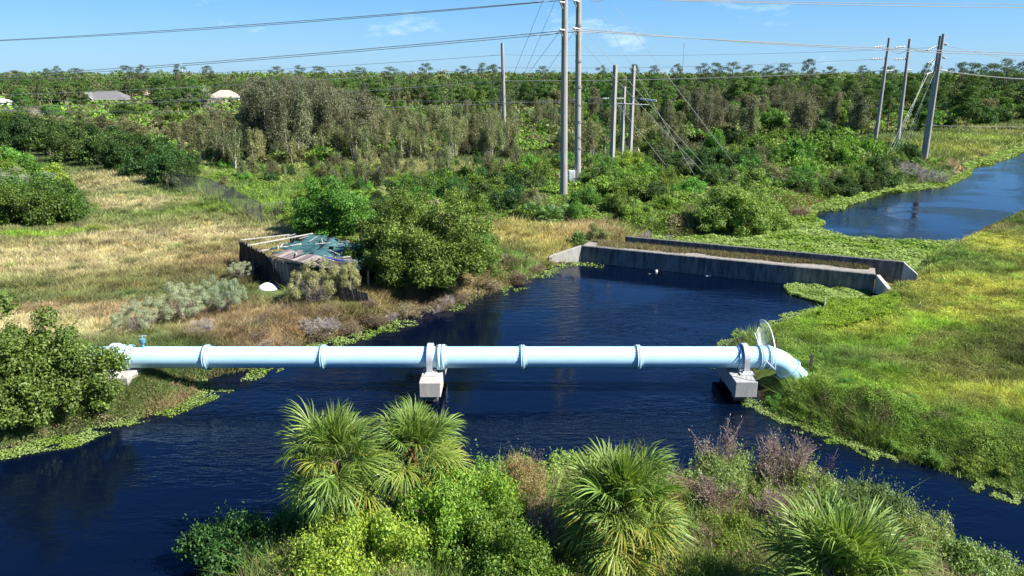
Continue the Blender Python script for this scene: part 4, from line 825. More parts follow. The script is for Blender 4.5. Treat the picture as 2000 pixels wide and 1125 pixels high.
def put(kind, x, y, w_, h_, label, cat, group=None, z=None, name=None, rz=None, lean=0):
    (pw, ph), ms = PROTO[kind]; n = CNT.get(kind, 0); CNT[kind] = n + 1; me = ms[n % len(ms)]
    o = bpy.data.objects.new(name or kind, me); COL.objects.link(o)
    o.location = (x, y, (land_z(x, y) if z is None else z) - .05); s = w_ / pw; o.scale = (s * rng0.uniform(.9, 1.1), s * rng0.uniform(.9, 1.1), h_ / ph)
    o.rotation_euler = (rng0.normal() * .03, rng0.normal() * .03 + lean, rng0.uniform(0, 6.28) if rz is None else rz)
    return tag(o, label, cat, group)
def putpx(kind, px, py, wpx, hpx, label, cat, group=None, **k):
    g = G(px, py, .85); d = depth(g); y = g[1] + wpx * d / F * .3; x = g[0] * y / g[1]; z = .8
    w_ = wpx * d / F; top = W(px, py - hpx, y)[2]; return put(kind, x, y, w_, max(.4, top - z), label, cat, group, **k)
# ------------------------------------------------------------------ near things with parts
def shrub_thing(name, px, py, wpx, hpx, label, cat, g_leaf, g_stem, size, leafm=M_leaf):
    g = G(px, py, .6); d = depth(g); y = g[1] + wpx * d / F * .3; x = g[0] * y / g[1]; s = wpx * d / F / size[0]; sz = (W(px, py - hpx, y)[2] - .4) / size[1]
    t = empty(name, (x, y, land_z(x, y) - .05)); tag(t, label, cat)
    a = g_leaf.build('foliage', [leafm], t); b = g_stem.build('stem', [leafm, M_wood], t)
    for o in (a, b): o.scale = (s, s, sz)
    return t
def split_bush(seed, rx, ry, h, K, rc, n, size, cols, asp=.5, up=.35, zc=.1, hollow=.5, scol=(.15, .12, .09), nst=16, sr=.03):
    rng = np.random.default_rng(seed); g = bush(seed, rx, ry, h, K, rc, n, size, cols, asp, up, False, zc, hollow); g2 = Geo()
    rng = np.random.default_rng(seed); cs = blob_pts(rng, K, rx - rc * .7, ry - rc * .7, h * (1 - zc) - rc * .6, h * zc + rc * .2, hollow); limbs(g2, rng, (0, 0, -.3), cs[rng.choice(K, min(K, nst), replace=False)], sr, scol, 1)
    return g, g2
a, b = split_bush(101, 2.7, 2.2, 4.3, 120, .45, 52000, .068, [(.095, .20, .03), (.13, .26, .04), (.17, .31, .055), (.06, .13, .02), (.22, .34, .10)], .55)
shrub_thing('broadleaf_bush', 116, 842, 262, 232, 'big glossy leaved bush covering the left end of the pipe', 'bush', a, b, (5.4, 4.3))
a, b = split_bush(102, 4.6, 3.4, 6.2, 230, .6, 85000, .082, [(.10, .19, .03), (.14, .25, .04), (.18, .29, .05), (.06, .12, .02), (.08, .15, .025)], .5, nst=26, sr=.07)
shrub_thing('broadleaf_tree', 838, 590, 292, 196, 'large round leafy tree leaning over the pool bank right of the shack', 'tree', a, b, (9.2, 6.2))
a, b = split_bush(103, 3.2, 2.6, 4.0, 120, .55, 38000, .085, [(.12, .24, .03), (.16, .29, .04), (.10, .19, .03)], .5)
shrub_thing('broadleaf_tree', 650, 478, 190, 112, 'lighter green tree spreading just behind the shack roof', 'tree', a, b, (6.4, 4.))
a, b = split_bush(104, 2.0, 1.8, 3.2, 80, .45, 22000, .08, [(.10, .20, .03), (.14, .25, .04), (.08, .15, .025)], .5)
shrub_thing('broadleaf_bush', 752, 560, 120, 115, 'green bush wedged between the shack and the large leafy tree', 'bush', a, b, (4., 3.2))
a, b = split_bush(106, 2.6, 2.2, 3.2, 90, .45, 26000, .075, CYG[:1] + CBR, .4)
shrub_thing('broadleaf_bush', 925, 545, 110, 105, 'yellow green bush at the right edge of the large leafy tree', 'bush', a, b, (5.2, 3.2))
a, b = split_bush(105, 3.4, 2.4, 4.2, 130, .45, 42000, .075, [(.13, .22, .035), (.18, .28, .05), (.10, .17, .03), (.22, .27, .08)], .4)
shrub_thing('willow_bush', 1444, 456, 225, 128, 'rounded willow like bush beside the canal behind the culvert', 'bush', a, b, (6.8, 4.2))
def salt(seed, px, py, w_, h_, label, cols=CSB, rx=1.9, h=2.4):
    rng = np.random.default_rng(seed); K = 60; cs = blob_pts(rng, K, rx, rx, h * .62, h * .38, .72); g = Geo(); clump_leaves(g, rng, cs, .26 * rng.uniform(.6, 1.3, K), 15000, .05, cols, .6, .3, jit=.3)
    g2 = twigs(seed, rx, h * .9, 34, [(.34, .30, .25), (.28, .23, .18)], .012, 0, None, .05, .9, 2, 5); return shrub_thing('saltbush', px, py, w_, h_, label, 'shrub', g, g2, (2 * rx + .4, h))
salt(201, 440, 634, 88, 74, 'silvery saltbush with pale woody stems, tallest of the row behind the pipe')
salt(202, 372, 650, 110, 76, 'broad grey green saltbush in the middle of the row behind the pipe'); salt(203, 285, 668, 110, 62, 'low grey green saltbush beside the blue air valve')
salt(204, 620, 614, 112, 90, 'yellowish saltbush with bare splayed stems in front of the shack', CYG + [(.33, .34, .2)]); salt(205, 683, 600, 66, 80, 'pale yellow flowering saltbush at the right corner of the shack', CYG + [(.33, .34, .2)], 1.3, 2.6)
salt(206, 478, 560, 70, 34, 'small grey shrub at the foot of the black netting'); salt(207, 52, 400, 150, 52, 'white grey saltbush on top of the left thicket'); salt(208, 20, 385, 90, 45, 'white flowering saltbush cut by the left edge')
for k, (a_, b_) in enumerate([(1390, 985), (1440, 1000), (1490, 1010), (1560, 1020), (1610, 1010), (1400, 1050), (1460, 1070), (1380, 1090), (1660, 1030), (1330, 950), (1000, 1000), (1050, 990), (960, 990), (1040, 1060), (1740, 1050), (1830, 1110), (1580, 960)]):
    putpx('brown_shrub', a_, b_ + 45, 130, 62, 'brown twiggy tangle among the near shore weeds', 'shrub', 'brown twiggy tangles on the near shore')
# near palms
FR = {}
def fr_mesh(key, **k):
    if key not in FR: FR[key] = [frond(hash(key) % 1000 + i if False else (len(FR) * 7 + i), **k).mesh('frond', [M_palm]) for i in range(3)]
    return FR[key]
GP = ((.14, .23, .04), (.19, .29, .05), (.25, .34, .08), (.10, .17, .03)); YT = (.42, .30, .04)
young = fr_mesh('y', pet=.5, fan=1.1, nl=48, seg=4, cols=GP, tip=None, droop=.25, wl=.014, fold=.5)
green = fr_mesh('g', pet=.9, fan=1.15, nl=50, seg=5, cols=GP, tip=None, droop=.55, wl=.016)
yel = fr_mesh('t', pet=.95, fan=1.15, nl=48, seg=5, cols=((.19, .27, .04), (.27, .30, .05)), tip=YT, droop=.42, wl=.016)
dead = fr_mesh('d', pet=1.0, fan=1.0, nl=26, seg=4, cols=((.28, .19, .12), (.34, .24, .16), (.22, .15, .1)), tip=None, droop=1.4, wl=.018, side=.5)
def sabal(px, py, zc, sc_, nf, label, tipy=.3, el0=88, el1=-38, wind=(0, 0), ndead=7, seed=0, trunkc=(.26, .19, .14)):
    """crown centre at pixel px,py and height zc"""
    p = G(px, py, zc); rs_ = np.random.default_rng(seed + 900); gz = land_z(p[0], p[1]); t = empty('sabal_palm', (p[0], p[1], gz - .1)); tag(t, label, 'palm tree'); hh = zc - gz
    g = Geo(); n = 10; zz = np.linspace(0, hh, n); g.path(np.column_stack([rs_.normal(size=n) * .02, rs_.normal(size=n) * .02, zz]), np.linspace(.24, .2, n), trunkc, 12)
    m = 90; a = rs_.uniform(0, 6.28, m); z = rs_.uniform(.15, 1, m) * hh; q = np.column_stack([.2 * np.cos(a), .2 * np.sin(a), z]); g.tubes(q, q + np.column_stack([.16 * np.cos(a), .16 * np.sin(a), np.full(m, .26)]), .035, .02, np.array(trunkc) * rs_.uniform(.6, 1.6, (m, 1)), 4)
    g.build('trunk', [M_wood], t)
    for k in range(nf + ndead):
        s = k / nf; isd = k >= nf
        el = R(el0 + (el1 - el0) * min(1, s) ** .85 + rs_.normal() * 9) if not isd else R(rs_.uniform(-80, -62)); az = k * 2.39996 + rs_.normal() * .25
        ms = dead if isd else (young if s < .22 else (yel if (s > .45 and rs_.random() < tipy) else green)); o = link('frond', ms[k % 3], t)
        o.location = (0, 0, hh - .1 - .25 * min(1, s)); dv = Vector((cos(az) * cos(el) + wind[0], sin(az) * cos(el) + wind[1], sin(el))).normalized()
        q = dv.to_track_quat('X', 'Z') @ Quaternion((1, 0, 0), rs_.normal() * .6); o.rotation_mode = 'QUATERNION'; o.rotation_quaternion = q; f = sc_ * rs_.uniform(.88, 1.1) * (.8 if isd else 1); o.scale = (f, f, f)
    return t
sabal(650, 884, 3.85, 1.0, 66, 'sabal palm with wind swept fronds over the dark water, leftmost of the near palms', .12, 88, -45, (.14, .1), 7, 1)
sabal(808, 864, 3.6, .92, 54, 'sabal palm with red brown trunk boots just below the middle pier', .35, 85, -40, (.12, .1), 6, 2, (.36, .16, .09))
sabal(1215, 975, 3.05, 1.08, 84, 'large sabal palm with orange tipped fronds at the bottom middle', .62, 88, -50, (.02, .03), 8, 3)
sabal(1640, 1112, 2.9, 1.14, 64, 'dark green sabal palm cut off by the bottom edge', .05, 88, -20, (0, .05), 4, 4)
sabal(700, 985, 1.5, .75, 36, 'small shaded palm under the leftmost sabal palm', .0, 80, -50, (0, 0), 6, 5)
# ------------------------------------------------------------------ placed shrubs
def many(kind, cat, label, group, lst, **k):
    for i_, q in enumerate(lst): putpx(kind, *q, label, cat, group, **k)
g_ = 'shrubs of the left thicket'
many('shrub', 'shrub', 'leafy green shrub of the thicket above the meadow at the left edge', g_, [(20, 445, 120, 80), (75, 448, 120, 85), (130, 440, 100, 78), (50, 420, 120, 75), (110, 415, 110, 70), (-20, 430, 100, 80), (150, 425, 60, 45)])
many('bright_shrub', 'shrub', 'light green shrub along the back of the left thicket', g_, [(15, 340, 90, 50), (60, 352, 80, 45), (105, 372, 90, 48), (30, 370, 90, 50), (-20, 350, 100, 60)])
g_ = 'dark hedge behind the left meadow'
many('dark_shrub', 'shrub', 'dark green shrub in the hedge running behind the left meadow', g_, [(10, 292, 90, 62), (60, 300, 90, 66), (105, 308, 90, 66), (150, 318, 90, 66), (195, 328, 90, 70), (240, 338, 90, 70), (285, 352, 80, 66), (325, 366, 90, 70), (355, 372, 70, 56), (40, 270, 90, 46), (90, 278, 90, 50), (140, 286, 90, 50), (190, 296, 90, 52), (235, 306, 90, 52), (340, 340, 80, 60), (300, 330, 90, 64), (375, 350, 60, 50), (260, 320, 80, 56)])
many('palmetto', 'palm', 'bright cabbage palm head poking out of the dark hedge', 'palm heads in the dark hedge', [(312, 298, 44, 40), (338, 306, 40, 34), (290, 282, 34, 26)])
g_ = 'scrub behind the hedge'
many('olive_shrub', 'shrub', 'olive shrub behind the dark hedge near the houses', g_, [(x, 262 + (i_ * 7) % 16, 62, 34) for i_, x in enumerate(range(-10, 460, 33))] + [(x, 246 + (i_ * 5) % 11, 52, 22) for i_, x in enumerate(range(-10, 440, 36))])
many('twig_shrub', 'shrub', 'leafless grey shrub behind the dark hedge', 'leafless scrub behind the hedge', [(60, 240, 90, 34), (120, 244, 60, 22), (160, 250, 80, 26), (215, 258, 70, 22), (20, 236, 60, 30), (70, 205, 90, 34)])
putpx('bare_tree', 404, 236, 62, 68, 'bare silver branched tree beside the white walled house', 'tree')
g_ = 'green thicket around the tall poles'
many('dark_shrub', 'shrub', 'dark green shrub in the thicket at the foot of the tall poles', g_, [(770, 398, 80, 44), (830, 392, 90, 46), (885, 402, 90, 52), (945, 420, 90, 62), (985, 432, 80, 58), (1015, 420, 80, 52), (1035, 380, 80, 50), (980, 380, 80, 48), (920, 372, 90, 44), (860, 365, 80, 34), (1320, 352, 66, 46), (1300, 330, 60, 40), (1345, 330, 60, 40), (1395, 335, 80, 50), (1440, 340, 70, 50)])
many('bright_shrub', 'shrub', 'bright green shrub in the thicket behind and right of the tall poles', g_, [(1150, 420, 80, 48), (1185, 400, 90, 50), (1230, 405, 90, 52), (1270, 400, 80, 52), (1165, 375, 90, 42), (1210, 368, 90, 42), (1255, 362, 80, 40), (1300, 385, 80, 44), (1165, 352, 60, 30), (1340, 395, 80, 44), (1015, 352, 80, 34), (1130, 440, 60, 40), (1240, 440, 80, 44), (1290, 425, 70, 40)])
many('palmetto', 'palm', 'saw palmetto clump at the foot of the tall round poles', 'palmettos by the poles', [(1075, 442, 70, 46), (1110, 436, 60, 42), (1040, 434, 56, 44), (950, 436, 60, 46), (1128, 482, 48, 34), (1175, 300, 50, 40), (1150, 395, 50, 30)])
putpx('yellow_shrub', 1165, 480, 66, 36, 'straw coloured grassy shrub at the left end of the culvert deck', 'shrub')
many('twig_shrub', 'shrub', 'bare grey twiggy shrub behind the far culvert wall', 'grey twiggy shrubs by the culvert', [(1300, 460, 80, 50), (1392, 458, 70, 52), (1260, 458, 50, 36), (1340, 462, 50, 26), (1790, 352, 110, 46), (1760, 345, 80, 40), (1830, 350, 70, 36)])
many('brown_shrub', 'shrub', 'brown dried scrub along the shore behind the culvert', 'brown scrub by the culvert', [(1270, 468, 70, 34), (1330, 470, 60, 26), (1420, 462, 80, 28), (1480, 452, 60, 26), (1500, 440, 60, 26), (1560, 412, 70, 34), (1590, 400, 50, 24), (1540, 425, 40, 22)])
many('vine_mound', 'shrub', 'mound of bright green vines left of the canal', 'vine mounds by the canal', [(1510, 318, 90, 36), (1560, 330, 110, 44), (1620, 332, 110, 48), (1670, 330, 100, 46), (1600, 300, 110, 36), (1655, 305, 90, 34), (1530, 295, 90, 34), (1710, 322, 80, 36), (1480, 300, 70, 30), (1560, 350, 80, 34), (1690, 345, 60, 30)])
many('dark_shrub', 'shrub', 'dark olive shrub at the canal shore right of the vines', 'shore shrubs by the canal', [(1650, 372, 80, 40), (1605, 378, 70, 36), (1700, 366, 70, 44), (1735, 358, 60, 36), (1560, 385, 50, 30)])
many('olive_shrub', 'shrub', 'pale olive shrub among the shore shrubs by the canal', 'shore shrubs by the canal', [(1625, 368, 50, 34), (1580, 370, 60, 30), (1520, 370, 70, 40), (1500, 350, 60, 40), (1475, 330, 70, 40), (1680, 358, 40, 24)])
many('brown_shrub', 'shrub', 'brown brushy scrub on the pool bank below the big tree', 'brown bank scrub', [(620, 648, 90, 40), (680, 632, 80, 36), (560, 668, 80, 34), (740, 618, 80, 36), (800, 598, 80, 40), (860, 584, 80, 40), (905, 572, 60, 30), (960, 552, 60, 34), (1010, 536, 60, 34), (1050, 515, 50, 24), (640, 620, 60, 30), (520, 640, 60, 26), (500, 665, 60, 22), (720, 600, 50, 24), (990, 520, 60, 26)])
many('twig_shrub', 'shrub', 'pale splayed dead stems on the pool bank', 'dead stems on the pool bank', [(645, 640, 110, 60), (610, 640, 80, 40), (880, 580, 60, 50), (850, 588, 60, 44), (760, 608, 60, 30), (395, 668, 90, 44), (520, 668, 70, 26)])
many('bright_shrub', 'shrub', 'small bright shrub in the pale meadow beyond the fence', 'small meadow shrubs', [(563, 345, 26, 24), (515, 312, 30, 28), (625, 320, 34, 30), (440, 335, 40, 20), (700, 345, 40, 22), (735, 340, 34, 18), (880, 330, 30, 20), (600, 400, 60, 26), (560, 430, 70, 36), (600, 445, 70, 44), (640, 430, 70, 40), (700, 420, 90, 40), (760, 430, 80, 44), (690, 380, 70, 30), (620, 385, 60, 24), (820, 410, 90, 40)])
many('dark_shrub', 'shrub', 'dark rounded bush standing alone in the pale meadow', 'small meadow shrubs', [(533, 362, 34, 26), (350, 330, 50, 30)])
many('bright_shrub', 'shrub', 'low leafy weed bush on the right bank below the pipe elbow', 'weed bushes on the right bank', [(1520, 770, 50, 26), (1560, 785, 60, 28), (1610, 800, 56, 26), (1670, 818, 60, 28), (1540, 752, 40, 18), (1740, 850, 60, 28), (1820, 872, 60, 28), (1900, 890, 70, 30), (1970, 905, 60, 28), (1700, 780, 50, 22), (1780, 800, 60, 24), (1860, 830, 60, 26), (1940, 850, 60, 24), (1640, 765, 50, 22)])
many('olive_shrub', 'shrub', 'olive shrub between the hedge end and the plumed stand', 'scrub behind the hedge', [(390, 300, 70, 56), (430, 310, 70, 60), (360, 290, 60, 50), (410, 285, 70, 56), (445, 330, 60, 50), (330, 282, 60, 40), (470, 300, 60, 60), (380, 268, 60, 40), (430, 265, 70, 50)])
many('slender_tree', 'tree', 'slender sapling at the left end of the plumed stand', 'saplings left of the plumed stand', [(400, 318, 46, 70), (430, 330, 40, 76), (460, 335, 40, 80), (380, 312, 36, 60), (415, 300, 50, 70), (445, 318, 50, 86)])
# foreground island
def mound(name, seed, px, py, wpx, hpx, rx, h, K, rc, n, size, cols, label, asp=.5, tw=None, mats=LM, cat='shrub', up=.4):
    g = bush(seed, rx, rx, h, K, rc, n, size, cols, asp, up, True, .1, .45); p = G(px, py, .5); d = depth(p); s = wpx * d / F / (2 * rx); y = p[1] + wpx * d / F * .25; sz = max(.25, (W(px, py - hpx, y)[2] - .35)) / h
    o = g.build(name, mats, None, (p[0] * y / p[1], y, land_z(p[0], y) - .05)); o.scale = (s, s, sz); return tag(o, label, cat)
LIME = [(.15, .26, .03), (.19, .31, .035), (.23, .35, .05), (.11, .19, .025), (.26, .33, .04)]
mound('lime_shrub', 301, 900, 1110, 300, 150, 3., 1.8, 80, .5, 30000, .06, LIME, 'lime green small leaved shrub filling the bottom middle left')
mound('lime_shrub', 302, 700, 1190, 300, 150, 3., 1.8, 80, .5, 30000, .06, LIME, 'lime green shrub below the leftmost palm at the bottom edge')
mound('lime_shrub', 303, 1000, 1200, 260, 140, 2.6, 1.8, 70, .5, 26000, .06, LIME, 'lime green shrub at the bottom edge left of the large palm')
mound('lime_shrub', 304, 860, 1010, 190, 70, 2., 1.3, 50, .4, 16000, .06, LIME, 'yellowish lime shrub right behind the red booted palm')
mound('shade_shrub', 305, 470, 1120, 230, 120, 2.2, 1.6, 60, .45, 18000, .07, CDK, 'dark shaded shrub sprawling at the water edge bottom left')
mound('shade_shrub', 306, 590, 1060, 150, 80, 1.6, 1.4, 50, .4, 12000, .07, CDK + CB, 'dim green shrub tucked under the left side of the leftmost palm')
mound('pennywort_mound', 307, 990, 925, 130, 60, 1.5, 1., 40, .3, 11000, .06, [(.22, .34, .09), (.28, .40, .13), (.18, .28, .07)], 'pale green round leaved mound at the shore between the palms', .85, up=.9)
mound('pennywort_mound', 308, 1095, 930, 130, 55, 1.5, 1., 40, .3, 11000, .06, [(.20, .33, .08), (.26, .39, .11), (.16, .26, .06)], 'light green leafy mound at the shore left of the large palm', .8, up=.9)
mound('pennywort_mound', 309, 1275, 925, 140, 60, 1.5, 1., 40, .3, 11000, .06, [(.22, .34, .09), (.28, .40, .13), (.18, .28, .07)], 'pale green leafy mound behind the top of the large palm', .8, up=.9)
mound('grass_shrub', 310, 1015, 1015, 150, 95, 1.5, 1.1, 50, .3, 9000, .05, [(.26, .24, .10), (.20, .24, .07), (.30, .2, .12)], 'tawny grassy shrub left of the large orange tipped palm', .25)
mound('grass_shrub', 311, 1420, 1000, 180, 95, 1.6, 1., 50, .3, 12000, .05, [(.20, .28, .08), (.25, .30, .12), (.16, .22, .06)], 'green brown weedy shrub right of the large palm', .35)
mound('grass_shrub', 312, 1545, 1020, 180, 85, 1.6, .9, 50, .3, 12000, .05, [(.19, .28, .07), (.24, .31, .11)], 'soft green weedy shrub below the reddish dead twigs', .35)
mound('shore_shrub', 313, 1690, 1050, 170, 90, 1.8, 1., 50, .35, 13000, .055, [(.24, .32, .12), (.28, .33, .15), (.18, .25, .08)], 'pale weedy shrub behind the palm at the bottom edge', .4)
mound('shore_shrub', 314, 1790, 1085, 130, 80, 1.6, 1., 50, .35, 12000, .055, [(.24, .34, .11), (.29, .35, .16), (.18, .26, .08)], 'pale green shore shrub beside the right channel', .4)
mound('shore_shrub', 315, 1900, 1150, 190, 85, 1.8, 1., 60, .35, 15000, .06, [(.20, .32, .09), (.26, .36, .14), (.15, .24, .06)], 'light green shrub in the bottom right corner', .5)
mound('shore_shrub', 316, 1440, 1110, 160, 60, 1.8, .8, 50, .35, 13000, .055, LIME, 'low lime green weeds between the two largest palms', .4)
mound('shore_shrub', 317, 1380, 1190, 160, 60, 1.8, .8, 50, .35, 13000, .055, LIME, 'low lime green weeds at the bottom edge right of the large palm', .4)
mound('shore_shrub', 318, 1990, 1170, 120, 80, 1.6, 1., 40, .35, 10000, .055, [(.20, .30, .09), (.26, .33, .14)], 'pale weedy shrub at the very bottom right', .4)
def dead(seed, px, py, wpx, hpx, label, leaf=2500, n1=18):
    g = twigs(seed, 1.4, 1.9, n1, [(.30, .22, .19), (.38, .29, .25), (.2, .14, .12)], .013, leaf, [(.46, .37, .30), (.38, .28, .23), (.28, .2, .16)], .03, .75, 3, 6); p = G(px, py, .5); d = depth(p); s = wpx * d / F / 2.8; y = p[1] + .2
    o = g.build('dead_shrub', LM, None, (p[0] * y / p[1], y, land_z(p[0], y) - .1)); o.scale = (s, s, max(.3, W(px, py - hpx, y)[2] - .3) / 1.9); tag(o, label, 'shrub')
dead(401, 1405, 950, 150, 125, 'reddish brown dead shrub at the shore, left one of the tall twiggy pair'); dead(402, 1520, 985, 190, 165, 'reddish brown dead shrub at the shore, largest of the twiggy ones'); dead(403, 1590, 975, 90, 70, 'low reddish dead shrub trailing right of the largest twiggy one')
dead(404, 1660, 990, 70, 70, 'thin upright dead stems farthest right of the reddish twigs', 600, 9); dead(405, 1390, 1030, 130, 90, 'bare brown twigs right of the large orange tipped palm', 900); dead(406, 1500, 1060, 130, 90, 'brown twig tangle left of the bottom edge palm', 900); dead(407, 550, 985, 60, 70, 'small reddish dead twigs left of the leftmost palm', 500, 9)
dead(408, 735, 800, 50, 40, 'small dark dead twigs behind the gap between the two left palms', 500, 8); dead(409, 1940, 1110, 120, 120, 'grey bare branches at the bottom right water edge', 0, 9); dead(412, 720, 1100, 110, 75, 'pale bare twigs poking from the lime shrub left of centre', 0, 6); dead(413, 890, 1070, 120, 80, 'pale bare twigs poking from the lime shrub at the bottom middle', 0, 6); dead(414, 985, 1060, 90, 80, 'bare brown twigs left of the large palm', 200, 7); dead(415, 590, 1140, 90, 70, 'bare twigs at the bottom edge below the leftmost palm', 0, 6)
dead(410, 1060, 1120, 120, 110, 'dark bare stems beside the trunk of the large palm', 300); dead(411, 1710, 955, 40, 30, 'few dark dead stems standing at the right channel shore', 100, 6)
# ------------------------------------------------------------------ woods
rngw = np.random.default_rng(4242)
def blocked(x, y, top, w_):
    if abs(y - 32.6) < 3 and x > 8: return True
    """keep the houses in sight"""
    px, pt = proj(x, y, top); hw = w_ / 2 / y * F
    for a, b, yt, dist in ((165, 292, 194, 335), (405, 470, 198, 335), (-20, 12, 206, 330)):
        if y < dist and y > 100 and px + hw * .6 > a and px - hw * .6 < b and pt < yt: return True
    return False
POOLB = [(p, ) for p in ()]
placed = []
def free(x, y, r):
    for a, b, c in placed:
        if (a - x) ** 2 + (b - y) ** 2 < (r + c) ** 2 * .13: return False
    placed.append((x, y, r)); return True
def scatter(n, region, choose, tries=12):
    """region: list of pixel-of-base polygon corners; choose(px,py,x,y)->(kind,w,h,label,cat,group)"""
    poly = np.array([G(a, b, .9)[:2] for a, b in region]); lo, hi = poly.min(0), poly.max(0); c = 0; t_ = 0
    while c < n and t_ < n * tries:
        t_ += 1; x, y = rngw.uniform(lo, hi); P1_ = np.array([[x, y]])
        if sdist(P1_, poly)[0] > 0 or shore(P1_)[0] < 1.5: continue
        px, py = proj(x, y, .9); ch = choose(px, py, x, y)
        if ch is None: continue
        kind, w_, h_, lab, cat, grp = ch
        if blocked(x, y, .9 + h_, w_) or not free(x, y, w_ / 2): continue
        put(kind, x, y, w_, h_, lab, cat, grp); c += 1
u = rngw.uniform
# mixed shrubs of the thicket around the poles
TH = [(600, 440), (720, 400), (950, 352), (1100, 335), (1450, 310), (1740, 292), (1830, 320), (1750, 356), (1640, 374), (1560, 398), (1500, 420), (1200, 445), (1180, 432), (1000, 430), (900, 445), (700, 470)]
scatter(130, TH, lambda px, py, x, y: None if (1330 < px < 1560 and 380 < py < 470) or (1070 < px < 1150 and 345 < py < 430) else ((lambda r: ('bright_shrub', u(3, 5), u(2, 3.2), 'bright green shrub mixed through the thicket around the poles', 'shrub', 'mixed thicket shrubs') if r < .32 else ('dark_shrub', u(3, 5), u(2, 3.4), 'dark green shrub mixed through the thicket around the poles', 'shrub', 'mixed thicket shrubs') if r < .58 else ('shrub', u(3, 5), u(2, 3.2), 'mid green shrub mixed through the thicket around the poles', 'shrub', 'mixed thicket shrubs') if r < .76 else ('yellow_shrub', u(2.4, 3.6), u(1.8, 2.6), 'pale yellowish shrub mixed through the thicket around the poles', 'shrub', 'mixed thicket shrubs') if r < .86 else ('twig_shrub', u(3, 4.2), u(1.8, 2.6), 'leafless grey shrub in the thicket around the poles', 'shrub', 'mixed thicket shrubs') if r < .93 else ('palmetto', u(2.4, 3.4), u(1.8, 2.4), 'saw palmetto in the thicket around the poles', 'palm', 'palmettos in the thicket'))(rngw.random())))
scatter(85, [(385, 352), (520, 335), (700, 322), (1085, 328), (1085, 350), (860, 358), (720, 400), (560, 425), (430, 385)], lambda px, py, x, y: ((lambda r: ('bright_shrub', u(1.2, 3), u(.7, 1.9), 'small bright shrub dotting the pale meadow beyond the fence', 'shrub', 'small shrubs dotting the far meadow') if r < .4 else ('olive_shrub', u(1.2, 2.6), u(.9, 2.4), 'small olive shrub dotting the pale meadow beyond the fence', 'shrub', 'small shrubs dotting the far meadow') if r < .65 else ('slender_tree', u(1.6, 2.6), u(2, 4), 'young slender sapling standing in the pale meadow beyond the fence', 'tree', 'saplings in the far meadow') if r < .85 else ('dark_shrub', u(1.4, 3), u(1, 2.2), 'small dark shrub dotting the pale meadow beyond the fence', 'shrub', 'small shrubs dotting the far meadow'))(rngw.random())))
# melaleuca stand left of centre
scatter(110, [(455, 326), (600, 318), (720, 300), (700, 245), (440, 240)], lambda px, py, x, y: ('melaleuca', u(5, 7), u(10.5, 13.2) * (1.0 if px < 640 else .8), 'tall grey brown plumed tree in the dense stand left of centre', 'tree', 'melaleuca stand left of centre'))
scatter(125, [(480, 330), (720, 318), (1010, 305), (1010, 268), (700, 262), (640, 300)], lambda px, py, x, y: ('slender_tree', u(2.4, 3.8), u(3.4, 6.5), 'slender pale stemmed sapling at the edge of the middle woods', 'tree', 'slender saplings before the woods'))
scatter(170, [(700, 300), (1080, 315), (1300, 330), (1420, 300), (1300, 238), (720, 240)], lambda px, py, x, y: ((lambda r: ('olive_shrub', u(3, 5), u(2.8, 5), 'olive rounded shrub in the middle woods', 'shrub', 'shrubs in the middle woods') if r < .35 else ('shrub', u(3, 5), u(2.5, 4.5), 'fresh green shrub in the middle woods', 'shrub', 'shrubs in the middle woods') if r < .6 else ('cabbage_palm', u(3, 3.8), u(3, 5), 'small cabbage palm half hidden in the middle woods', 'palm', 'cabbage palms in the woods') if r < .7 else ('red_shrub', u(2.5, 3.5), u(2.5, 4.), 'reddish brown shrub in the middle woods', 'shrub', 'shrubs in the middle woods') if r < .78 else ('slender_tree', u(3, 4), u(5, 7.5), 'grey green upright tree in the middle woods', 'tree', 'upright trees in the middle woods'))(rngw.random())))
scatter(170, [(700, 250), (1330, 262), (1480, 268), (1500, 200), (800, 188), (450, 195)], lambda px, py, x, y: ((lambda r: ('melaleuca', u(4.5, 7.5), u(6, 11), 'grey brown plumed tree in the belt behind the poles', 'tree', 'melaleuca belt behind the poles') if r < .36 else ('oak_tree', u(5, 9), u(5, 10), 'rounded green tree in the belt behind the poles', 'tree', 'rounded trees behind the poles') if r < .9 else ('cabbage_palm', u(3.2, 4), u(4, 6), 'cabbage palm among the belt behind the poles', 'palm', 'cabbage palms in the woods'))(rngw.random())))
scatter(120, [(1290, 305), (1480, 290), (1700, 268), (1720, 215), (1300, 225)], lambda px, py, x, y: ((lambda r: ('melaleuca', u(4.5, 6.5), u(6, 10.5), 'grey brown plumed tree between the square poles and the canal', 'tree', 'melaleucas toward the canal') if r < .4 else ('oak_tree', u(4, 7), u(4, 8), 'rounded green tree between the square poles and the canal', 'tree', 'rounded trees toward the canal') if r < .62 else ('dark_shrub', u(4, 6), u(3, 5), 'dark green shrub among the plumed trees toward the canal', 'shrub', 'dark shrubs toward the canal') if r < .85 else ('cabbage_palm', u(3.2, 4.2), u(3.5, 5.5), 'cabbage palm among the plumed trees toward the canal', 'palm', 'cabbage palms in the woods'))(rngw.random())))
scatter(110, [(1700, 268), (1850, 255), (2000, 235), (2150, 225), (2150, 180), (1700, 215)], lambda px, py, x, y: ((lambda r: ('oak_tree', u(6, 9), u(5.5, 8), 'dark rounded tree behind the far right poles', 'tree', 'rounded trees at the right') if r < .6 else ('cabbage_palm', u(3.6, 4.6), u(4.5, 7), 'cabbage palm at the foot of the right hand woods', 'palm', 'cabbage palms at the right') if r < .8 else ('dark_shrub', u(5, 7), u(3, 4.5), 'dark shrub skirting the right hand woods', 'shrub', 'shrubs skirting the right woods'))(rngw.random())))
